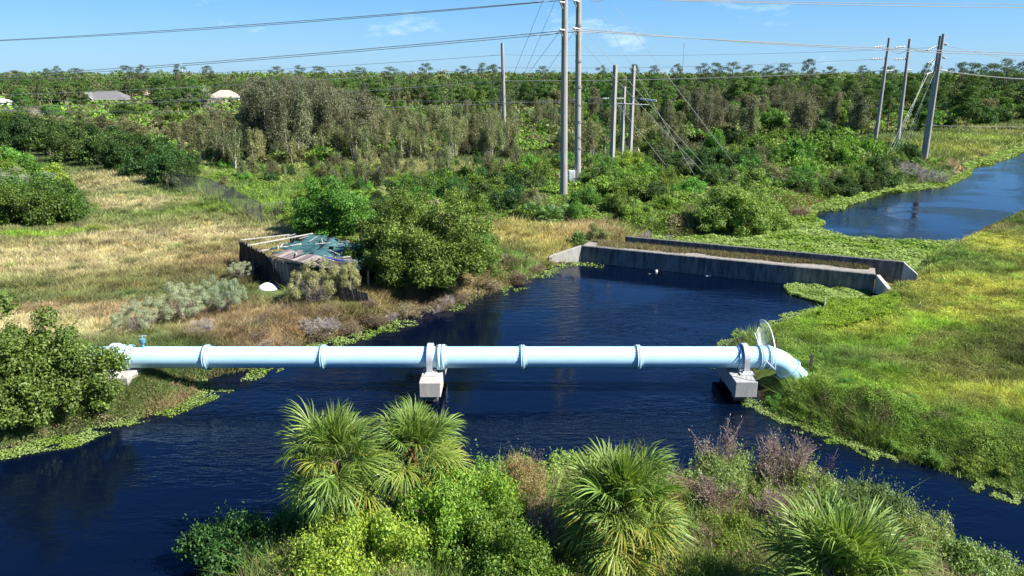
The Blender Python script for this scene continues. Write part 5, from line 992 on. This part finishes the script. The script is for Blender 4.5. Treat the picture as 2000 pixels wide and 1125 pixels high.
scatter(130, [(-150, 250), (0, 262), (450, 262), (450, 196), (-150, 185)], lambda px, py, x, y: ((lambda r: ('oak_tree', u(5, 9), u(4.5, 7.5), 'rounded tree among the houses at the left', 'tree', 'rounded trees at the left') if r < .55 else ('olive_shrub', u(5, 7), u(3.5, 5), 'brownish olive shrub among the houses at the left', 'shrub', 'olive shrubs at the left') if r < .85 else ('cabbage_palm', u(3.5, 4.5), u(4, 6), 'cabbage palm among the trees at the left', 'palm', 'cabbage palms at the left'))(rngw.random())))
scatter(70, [(1840, 256), (1900, 250), (2000, 236), (2150, 230), (2150, 200), (1840, 225)], lambda px, py, x, y: ((lambda r: ('dark_shrub', u(5, 8), u(3.5, 5.5), 'dark shrub along the foot of the woods at the right edge', 'shrub', 'shrubs at the foot of the right woods') if r < .5 else ('cabbage_palm', u(4, 5), u(4, 6.5), 'bushy cabbage palm along the foot of the woods at the right edge', 'palm', 'cabbage palms at the right edge') if r < .75 else ('oak_tree', u(6, 9), u(5, 8), 'low round tree at the foot of the woods at the right edge', 'tree', 'trees at the foot of the right woods'))(rngw.random())))
# pines: 290 nearest as things, taller emergent ones, the rest as one far wood
cand = []
while len(cand) < 295:
    y = 160 + 330 * rngw.random() ** .75; x = u(-.76, .80) * y * 1.02; px, _ = proj(x, y, .9)
    if y < 215 and px < 1050: continue
    if y < 175 and px < 1500: continue
    if min(shore(np.array([[x, y]]))[0], 99) < 6: continue
    h_ = u(9, 12.5) * (1.0 + .12 * (px > 1000)) ; h_ = min(h_, 11.2 + .006 * (y - 160) + (1.2 if px > 1250 else 0)); w_ = u(5, 8)
    if blocked(x, y, .9 + h_, w_) or not free(x, y, w_ / 2 * .8): continue
    cand.append(1); put('pine_tree', x, y, w_, h_, 'green pine of the wide wood reaching toward the horizon', 'pine tree', 'pines of the far wood')
for px, hp, Y_ in ((245, 127, 430), (275, 126, 440), (345, 124, 480), (402, 127, 470), (540, 128, 470), (585, 126, 480), (620, 128, 470), (830, 122, 440), (940, 121, 430), (965, 124, 440), (1060, 128, 470), (1175, 126, 450), (1240, 124, 460), (1325, 124, 420), (1375, 122, 430), (1400, 121, 425), (1432, 120, 420), (1460, 125, 450), (1580, 113, 330), (1530, 123, 400), (1690, 126, 420), (1905, 121, 330), (1880, 120, 320), (1975, 112, 290), (2000, 116, 300), (1945, 124, 310), (1815, 122, 380), (30, 136, 470), (90, 133, 470), (115, 127, 465), (150, 132, 480), (700, 130, 480), (760, 129, 470), (905, 127, 460), (1280, 127, 470), (1500, 126, 430), (1625, 128, 440), (1740, 128, 420)):
    top = W(px, hp, Y_)[2]; c_ = W(px, hp, Y_); put('tall_pine', c_[0], Y_, u(8, 13), top - .9, 'taller flat topped pine standing out against the sky', 'pine tree', 'tall pines on the skyline')
def far_wood(name, n, y0, y1, hmin, hmax, leafn, lsize, label, seed, wm=(3.2, 5)):
    rng = np.random.default_rng(seed); g = Geo(); y = y0 + (y1 - y0) * rng.random(n) ** .8; x = rng.uniform(-.80, .84, n) * y; h_ = rng.uniform(hmin, hmax, n) * (1 + .1 * (vnoise(x, y, 60, 3) - .5)); w_ = rng.uniform(*wm, n) * rng.uniform(.7, 1.3, n)
    px, pt = proj(x, y, .9 + h_); ok = np.ones(n, bool)
    for a, b, d_ in ((150, 300, 345), (400, 475, 345), (-30, 25, 345)): ok &= ~((px > a) & (px < b) & (y < d_))
    ok &= shore(np.column_stack([x, y])) > 5
    x, y, h_, w_ = x[ok], y[ok], h_[ok], w_[ok]; n = len(x); K = 7
    cs = np.stack([x, y, (.9 + h_ * .68)], 1)[:, None] + nrm(rng.normal(size=(n, K, 3))) * np.stack([w_ * .62, w_ * .62, h_ * .27], 1)[:, None] * rng.uniform(.3, 1, (n, K, 1)); rr = (w_ * .42)[:, None] * rng.uniform(.6, 1.2, (n, K)); cs = cs.reshape(-1, 3); rr = rr.ravel()
    idx = np.repeat(np.arange(n * K), leafn // K); d = nrm(rng.normal(size=(len(idx), 3)) + [0, 0, .35]); P = cs[idx] + d * rr[idx][:, None] * rng.uniform(.5, 1.05, (len(idx), 1)) * [1, 1, .7]
    pal = np.array([(.08, .155, .035), (.105, .19, .045), (.125, .21, .06), (.095, .135, .05), (.145, .16, .075), (.07, .12, .04)]); tc_ = pal[rng.integers(0, 6, n)] * rng.uniform(.75, 1.25, (n, 1))
    cc = tc_[idx // K] * rng.uniform(.75, 1.25, (len(idx), 1)); g.leaves(P, d + rng.normal(size=P.shape) * .5, lsize * rng.uniform(.6, 1.2, len(idx)), cc, rng, .5)
    b = np.column_stack([x, y, np.zeros(n)]); g.tubes(b, b + np.column_stack([rng.normal(size=(n, 2)) * .3, .9 + h_ * .8]), .16, .08, (.17, .14, .11), 3, 1)
    tag(g.build(name, FM), label, 'woods', None, 'stuff')
far_wood('far_wood', 2800, 240, 520, 7.5, 11.5, 196, .4, 'broad green pine wood filling the distance', 11)
far_wood('horizon_wood', 2600, 470, 1500, 10, 16.5, 84, 1.0, 'thin hazy line of woods along the horizon', 12, (5, 8))
#@@PART4
# ================================================================== GROUND COVER
rg4 = np.random.default_rng(31337)
hull = np.array([A, B, C_, E, Bk])
tub_keep = np.array([(x_, y_) for x_, y_ in [tuple(G(*q, .85)[:2]) for q in ((498, 560), (556, 560), (562, 590), (495, 590))]])
pipe_keep = np.array([(9.2, 30.6), (13.6, 31.2), (14.6, 32.3), (14.6, 33.3), (13, 35), (9.2, 36.2)])
def clear(Q): return (sdist(Q, hull) > .15) & (sdist(Q, pipe_keep) > 0) & (sdist(Q, tub_keep) > 0)
def sample(n, region, zp=.9, over=4):
    """points in plan inside a pixel region, denser near the viewer"""
    reg_ = np.array(region, float); lo, hi = reg_.min(0), reg_.max(0); out_ = []; m = n * over
    P = rg4.uniform(lo, hi, (m, 2)); P = P[sdist(P, reg_) < 0][:n * 2]
    a = (P[:, 0] - 1000) / F; b = (562.5 - P[:, 1]) / F; c = -sin(PITCH) + b * cos(PITCH); t_ = (zp - H) / c
    Q = np.column_stack([a * t_, (cos(PITCH) + b * sin(PITCH)) * t_]); return Q[:n]
def grass(name, Q, label, hfun, nb=4, wpx=.55, lean=(.12, .05), bright=1.0, cfun=plant_colour, dmin=.05, mats=None, spread=.12, zadd=0):
    d = shore(Q); ok = (d > dmin) & ~deckmask(Q) & clear(Q); Q = Q[ok]; d = d[ok]; n = len(Q)
    z = height(Q, d) + zadd; dist = np.hypot(Q[:, 0], Q[:, 1]); hh = hfun(Q[:, 0], Q[:, 1], d); c = cfun(Q[:, 0], Q[:, 1]) * bright
    idx = np.repeat(np.arange(n), nb); m = len(idx); sp = (spread * dist / 40)[idx][:, None]
    base = np.column_stack([Q[idx] + rg4.normal(size=(m, 2)) * sp, z[idx] - .05]); h_ = hh[idx] * rg4.uniform(.5, 1.25, m)
    tip = base + np.column_stack([rg4.normal(size=m) * h_ * .7 + lean[0] * h_, rg4.normal(size=m) * h_ * .6 + lean[1] * h_, h_])
    w_ = wpx * dist[idx] / 732 * rg4.uniform(.5, 1.1, m); an = rg4.uniform(0, pi, m); wv = np.column_stack([np.cos(an) * w_, np.sin(an) * w_ * .6, 0 * w_])
    V = np.stack([base - wv, base + wv, tip], 1).reshape(-1, 3); cc = c[idx] * rg4.uniform(.65, 1.4, (m, 1)) * [1, 1, 1]
    hs_ = rg4.random(m); cc = np.where((hs_ < .10)[:, None], cc * [1.35, 1.15, 1.1] + .03, cc); cc = np.where((hs_ > .9)[:, None], cc * [.75, 1.0, .7], cc)
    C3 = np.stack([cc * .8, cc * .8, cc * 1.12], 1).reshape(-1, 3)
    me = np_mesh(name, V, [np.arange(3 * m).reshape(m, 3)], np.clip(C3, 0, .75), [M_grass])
    return tag(link(name, me), label, 'grass', None, 'stuff')
def gh(base, amp, s=2.4, seed=60): return lambda x, y, d: (base + amp * fbm(x, y, s, seed)) * (.45 + 1.0 * vnoise(x, y, .6, seed + 4)) * np.clip(.35 + d / 1.5, .35, 1)
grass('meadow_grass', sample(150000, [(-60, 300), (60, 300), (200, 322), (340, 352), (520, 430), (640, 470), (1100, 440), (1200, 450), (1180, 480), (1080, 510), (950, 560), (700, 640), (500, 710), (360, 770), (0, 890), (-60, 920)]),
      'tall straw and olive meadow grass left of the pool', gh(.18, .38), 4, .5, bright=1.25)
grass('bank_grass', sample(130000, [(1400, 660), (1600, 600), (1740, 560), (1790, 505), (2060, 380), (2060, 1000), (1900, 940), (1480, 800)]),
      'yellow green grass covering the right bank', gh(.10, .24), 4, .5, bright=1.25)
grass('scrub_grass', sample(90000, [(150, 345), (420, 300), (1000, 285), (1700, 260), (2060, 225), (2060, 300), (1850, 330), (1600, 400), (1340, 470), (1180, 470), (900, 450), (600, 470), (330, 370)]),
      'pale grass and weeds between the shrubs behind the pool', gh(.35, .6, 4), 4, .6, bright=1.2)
# ---- low scrub: leaves over a rolling surface of humps
def leafy(name, Q, label, hump, cols, size, cat='ground cover', bright=1.0, dmin=.05, asp=.6, zfun=None, upN=.8, fill=.35, mat_=None, edge=1.2):
    d = shore(Q); ok = (d > dmin) & ~deckmask(Q) & clear(Q); Q = Q[ok]; d = d[ok]; n = len(Q); x, y = Q[:, 0], Q[:, 1]
    hz = hump(x, y) * np.clip(.25 + (d - dmin) / edge, .25, 1); z = height(Q, d) + hz * (1 - fill * rg4.random(n) ** 2) + .02
    e = .25; gx_ = (hump(x + e, y) - hump(x - e, y)) / (2 * e); gy_ = (hump(x, y + e) - hump(x, y - e)) / (2 * e)
    N = np.column_stack([-gx_, -gy_, np.full(n, upN)]) + rg4.normal(size=(n, 3)) * .55; dist = np.hypot(x, y)
    c = cols(x, y) * bright * rg4.uniform(.65, 1.35, (n, 1)); sz = size * dist / 40 * rg4.uniform(.6, 1.3, n)
    g = Geo(); g.leaves(np.column_stack([Q, z]), N, sz, np.clip(c, .01, .7), rg4, asp); return tag(g.build(name, [mat_ or M_grass]), label, cat, None, 'stuff')
def humps(base, amp, s, seed, th=.35, p=1.0): return lambda x, y: base + amp * np.clip((fbm(x, y, s, seed) - th) / (1 - th), 0, 1) ** p * (.45 + 1.0 * vnoise(x, y, max(.5, s * .2), seed + 9))
def mixcol(pal, s=3.0, seed=70, k=1.0):
    pal = np.array(pal)
    def f(x, y):
        t_ = np.clip(fbm(x, y, s, seed) * 1.7 - .35, 0, .999) * (len(pal) - 1); i_ = t_.astype(int); f_ = (t_ - i_)[:, None]; c = pal[i_] * (1 - f_) + pal[np.minimum(i_ + 1, len(pal) - 1)] * f_
        return c * (1 - k) + c * k
    return f
MIDP = [(.16, .13, .08), (.12, .13, .05), (.10, .19, .03), (.15, .25, .04), (.09, .15, .03), (.17, .17, .08), (.08, .12, .03), (.19, .20, .10)]
leafy('scrub_undergrowth', sample(300000, [(-80, 262), (250, 262), (340, 300), (460, 332), (1000, 300), (1700, 268), (2080, 225), (2080, 175), (-80, 172)]), 'dense low undergrowth filling the woods behind the meadow', humps(.5, 3.6, 8, 81, .25), mixcol(MIDP, 5, 71), .085, bright=1.35, dmin=1.0)
leafy('thicket_undergrowth', sample(150000, [(560, 420), (700, 390), (950, 350), (1100, 330), (1450, 305), (1740, 290), (1850, 320), (1760, 362), (1640, 380), (1560, 405), (1400, 455), (1200, 458), (1180, 440), (1000, 436), (940, 450), (700, 480), (590, 460)]), 'low tangled green weeds between the shrubs around the poles', humps(.2, 1.5, 4.5, 91, .3), mixcol([(.19, .17, .09), (.12, .21, .03), (.17, .28, .04), (.10, .16, .03), (.2, .24, .08), (.14, .25, .035)], 3, 75), .065, bright=1.15, dmin=.3)
leafy('meadow_vines', sample(90000, [(340, 368), (380, 330), (520, 322), (760, 330), (860, 352), (740, 400), (560, 440), (520, 430), (430, 395)]), 'bright green creeping vines beyond the chain link fence', humps(.12, .8, 4, 95, .35), mixcol([(.28, .29, .12), (.16, .26, .04), (.20, .31, .05), (.12, .21, .03), (.24, .29, .08)], 4, 77), .06)
leafy('bank_weeds', sample(110000, [(1405, 690), (1480, 640), (1600, 700), (1640, 745), (1800, 800), (2060, 880), (2060, 1000), (1930, 955), (1800, 905), (1650, 860), (1480, 800)]), 'leafy green weeds on the slope of the right bank', humps(.12, .75, 2.2, 101, .25), mixcol([(.10, .075, .05), (.12, .21, .03), (.16, .27, .04), (.22, .30, .06), (.10, .16, .03), (.17, .25, .06)], 1.8, 79), .038, bright=1.25, dmin=-.25, edge=1.6)
leafy('bank_bright_grass', sample(22000, [(1590, 640), (1620, 590), (1740, 570), (1760, 600), (1730, 630), (1640, 650)]), 'bright lime weeds by the white post on the right bank', humps(.2, .7, 1.8, 104, .2), mixcol([(.2, .32, .03), (.26, .38, .04), (.15, .24, .03)], 1.5, 82), .042)
leafy('bank_scrub', sample(60000, [(380, 770), (240, 850), (-40, 900), (-40, 850), (200, 780), (400, 690), (560, 650), (760, 590), (950, 530), (1075, 485), (1090, 505), (1070, 530), (940, 590), (840, 612), (700, 660), (560, 705), (440, 740)]), 'brown and green weeds fringing the left bank of the pool', humps(.15, .65, 1.8, 107, .25), mixcol([(.26, .18, .11), (.20, .14, .09), (.14, .20, .05), (.24, .20, .10), (.30, .23, .15), (.16, .22, .06)], 1.8, 84), .04, dmin=-.2)
ISP = [(-40, 2000)]
leafy('island_weeds', sample(170000, [(300, 1200), (440, 1090), (560, 1050), (700, 1005), (860, 955), (960, 925), (1100, 915), (1300, 925), (1450, 935), (1600, 965), (1740, 1010), (1850, 1075), (1960, 1130), (2060, 1200), (2060, 1300), (300, 1300)]), 'tangled weeds and grasses covering the near shore', humps(.2, .9, 1.6, 111, .25), mixcol([(.10, .07, .05), (.17, .26, .05), (.26, .36, .09), (.12, .17, .04), (.34, .26, .16), (.10, .07, .05), (.22, .33, .07), (.30, .22, .15), (.14, .2, .05)], 1.1, 86), .036, dmin=-.3, edge=1.0)
grass('shore_grass', sample(13000, [(300, 1200), (440, 1090), (700, 1005), (960, 925), (1300, 925), (1600, 965), (1850, 1075), (2060, 1200), (2060, 1300), (300, 1300)]), 'long green and tawny blades on the near shore', gh(.4, .6, 1.5, 64), 3, .7, cfun=mixcol([(.24, .2, .1), (.16, .26, .05), (.2, .3, .07), (.3, .24, .13)], 1.2, 88), dmin=-.1, spread=.2)
grass('reed_grass', sample(26000, [(380, 770), (240, 850), (-40, 900), (-40, 870), (200, 800), (400, 720), (760, 610), (950, 545), (1090, 500), (1070, 530), (840, 612), (560, 705)]), 'long tawny grass hanging over the left shore', gh(.5, .5, 1.2, 66), 4, .6, cfun=mixcol([(.34, .25, .14), (.28, .22, .11), (.17, .24, .06), (.38, .3, .2)], 1.5, 89), dmin=-.15, spread=.2, bright=1.1)
grass('bank_edge_grass', sample(30000, [(1405, 700), (1480, 640), (1560, 740), (1800, 850), (2060, 930), (2060, 1000), (1930, 955), (1650, 860), (1480, 800)]), 'dark green grass hanging over the right channel edge', gh(.4, .5, 1.2, 67), 3, .6, cfun=mixcol([(.14, .11, .07), (.12, .2, .04), (.18, .27, .05), (.1, .14, .03)], 1.2, 90), dmin=-.15, spread=.2)
def tussocks(name, Cn, per, label, hmin, hmax, rad, tint):
    k = np.repeat(np.arange(len(Cn)), per); Q = Cn[k] + rg4.normal(size=(len(k), 2)) * (rad * rg4.uniform(.5, 1.3, len(Cn)))[k][:, None]
    tn = rg4.uniform(.65, 1.25, (len(Cn), 1)) * np.array(tint) * rg4.uniform(.85, 1.15, (len(Cn), 3)); th = rg4.uniform(hmin, hmax, len(Cn)); ok = (shore(Q) > .05) & ~deckmask(Q) & clear(Q); Q = Q[ok]; k = k[ok]
    return grass(name, Q, label, lambda x, y, d: th[k], 3, .55, cfun=lambda x, y: np.clip(plant_colour(x, y) * tn[k], .01, .6), spread=.03, dmin=.05)
tussocks('meadow_tussocks', sample(520, [(-60, 340), (200, 340), (340, 380), (520, 440), (640, 470), (1100, 450), (1100, 490), (950, 560), (700, 640), (500, 700), (330, 680), (0, 620), (-60, 620)]), 70, 'scattered taller grass tussocks across the left meadow', .25, .6, .26, (1.0, 1.05, .9))
tussocks('bank_tussocks', sample(330, [(1440, 670), (1600, 610), (1740, 565), (1790, 510), (2060, 390), (2060, 960), (1900, 900), (1640, 800), (1500, 740)]), 70, 'scattered taller weed tussocks across the right bank', .2, .5, .22, (1.0, 1.2, .9))
leafy('bank_herbs', sample(150000, [(1420, 670), (1600, 602), (1740, 562), (1790, 505), (2060, 380), (2060, 960), (1900, 900), (1640, 800), (1480, 740)]), 'mottled low herbs growing through the grass of the right bank', humps(.08, .5, 1.3, 121, .3), lambda x, y: plant_colour(x, y) * [1.12, 1.22, .95], .036, asp=.45)
leafy('meadow_herbs', sample(60000, [(-60, 450), (200, 450), (520, 440), (640, 480), (500, 560), (460, 640), (-60, 680)]), 'mottled olive herbs growing through the left meadow grass', humps(.02, .45, 2.2, 123, .45), lambda x, y: plant_colour(x, y) * [.85, 1.1, .8], .032, asp=.3)
# ---- floating plants
def floating(name, Q, label, cols, size, zt=.1, keep=None, asp=.85):
    d = shore(Q); ok = d < .05
    if keep is not None: ok &= keep(Q[:, 0], Q[:, 1], d)
    Q = Q[ok]; n = len(Q); x, y = Q[:, 0], Q[:, 1]; z = .015 + rg4.random(n) ** 2 * zt * (.4 + vnoise(x, y, .8, 5)); dist = np.hypot(x, y)
    g = Geo(); g.leaves(np.column_stack([Q, z]), rg4.normal(size=(n, 3)) * .28 + [0, 0, 1], size * dist / 40 * rg4.uniform(.6, 1.3, n), cols(x, y) * rg4.uniform(.75, 1.3, (n, 1)), rg4, asp)
    return tag(g.build(name, [M_grass]), label, 'water plants', None, 'stuff')
FLC = mixcol([(.16, .24, .05), (.23, .33, .08), (.28, .38, .12), (.20, .30, .05), (.14, .26, .03)], 2.2, 92)
farl = [tuple(proj(F0[0], F0[1], 0)), tuple(proj(F1[0], F1[1], 0))]
floating('floating_plant_mat', sample(130000, zp=0, region=[farl[0], (1230, 470), (1340, 462), (1430, 450), (1530, 436), (1555, 413), (1620, 390), (1700, 374), (1722, 380), (1690, 392), (1655, 402), (1648, 411), (1600, 413), (1588, 424), (1612, 438), (1592, 446), (1655, 465), (1720, 470), (1840, 474), (1880, 470), (1800, 512), farl[1]]), 'bright green mat of floating plants behind the culvert', FLC, .06, .35)
floating('floating_plant_fringe', sample(60000, zp=0, region=[(1690, 378), (1760, 364), (1850, 350), (1892, 334), (1880, 322), (1950, 300), (2010, 284), (2040, 284), (2000, 296), (1965, 312), (1900, 322), (1965, 318), (1900, 328), (1895, 342), (1850, 364), (1760, 376)]), 'green floating fringe along the far canal bank', FLC, .065, .3, lambda x, y, d: d > -2.2 - 3 * vnoise(x, y, 6, 3))
def fr_keep(a, b, s, th, seed): return lambda x, y, d: (d > -(a + b * vnoise(x, y, s, seed) * (.4 + vnoise(x, y, s * .25, seed + 2)))) & (vnoise(x, y, s * .8, seed + 1) > th) & (vnoise(x, y, s * .16, seed + 3) > .3)
floating('pennywort_fringe', sample(60000, zp=0, region=[(-40, 905), (-40, 850), (260, 800), (390, 740), (560, 680), (840, 590), (1070, 510), (1180, 505), (1180, 525), (1060, 555), (860, 620), (690, 680), (520, 735), (400, 790), (200, 870)]), 'light green pennywort fringe along the left shore of the pool', FLC, .045, .12, fr_keep(.2, 1.9, 3.2, .38, 31))
floating('pennywort_fringe', sample(60000, zp=0, region=[(1380, 700), (1420, 650), (1500, 620), (1600, 600), (1640, 650), (1500, 700), (1500, 780), (1640, 835), (1900, 915), (2060, 960), (2060, 1010), (1900, 960), (1640, 880), (1480, 830), (1400, 760)]), 'light green pennywort fringe along the right bank channel', FLC, .042, .12, fr_keep(.1, 1.6, 2.4, .36, 35))
floating('pennywort_patch', sample(24000, zp=0, region=[(1530, 562), (1560, 556), (1700, 572), (1700, 600), (1640, 606), (1590, 590), (1540, 575)]), 'patch of floating leaves at the right foot of the culvert wall', FLC, .05, .25)
floating('pennywort_fringe', sample(60000, zp=0, region=[(300, 1150), (560, 1010), (860, 925), (960, 880), (1100, 870), (1300, 880), (1600, 930), (1850, 1030), (2060, 1130), (2060, 1200), (300, 1200)]), 'pale pennywort fringe along the near shore', FLC, .05, .15, fr_keep(.0, 1.4, 2.2, .3, 38))
for q in ((1444, 778), (1430, 785), (1425, 752)): pass
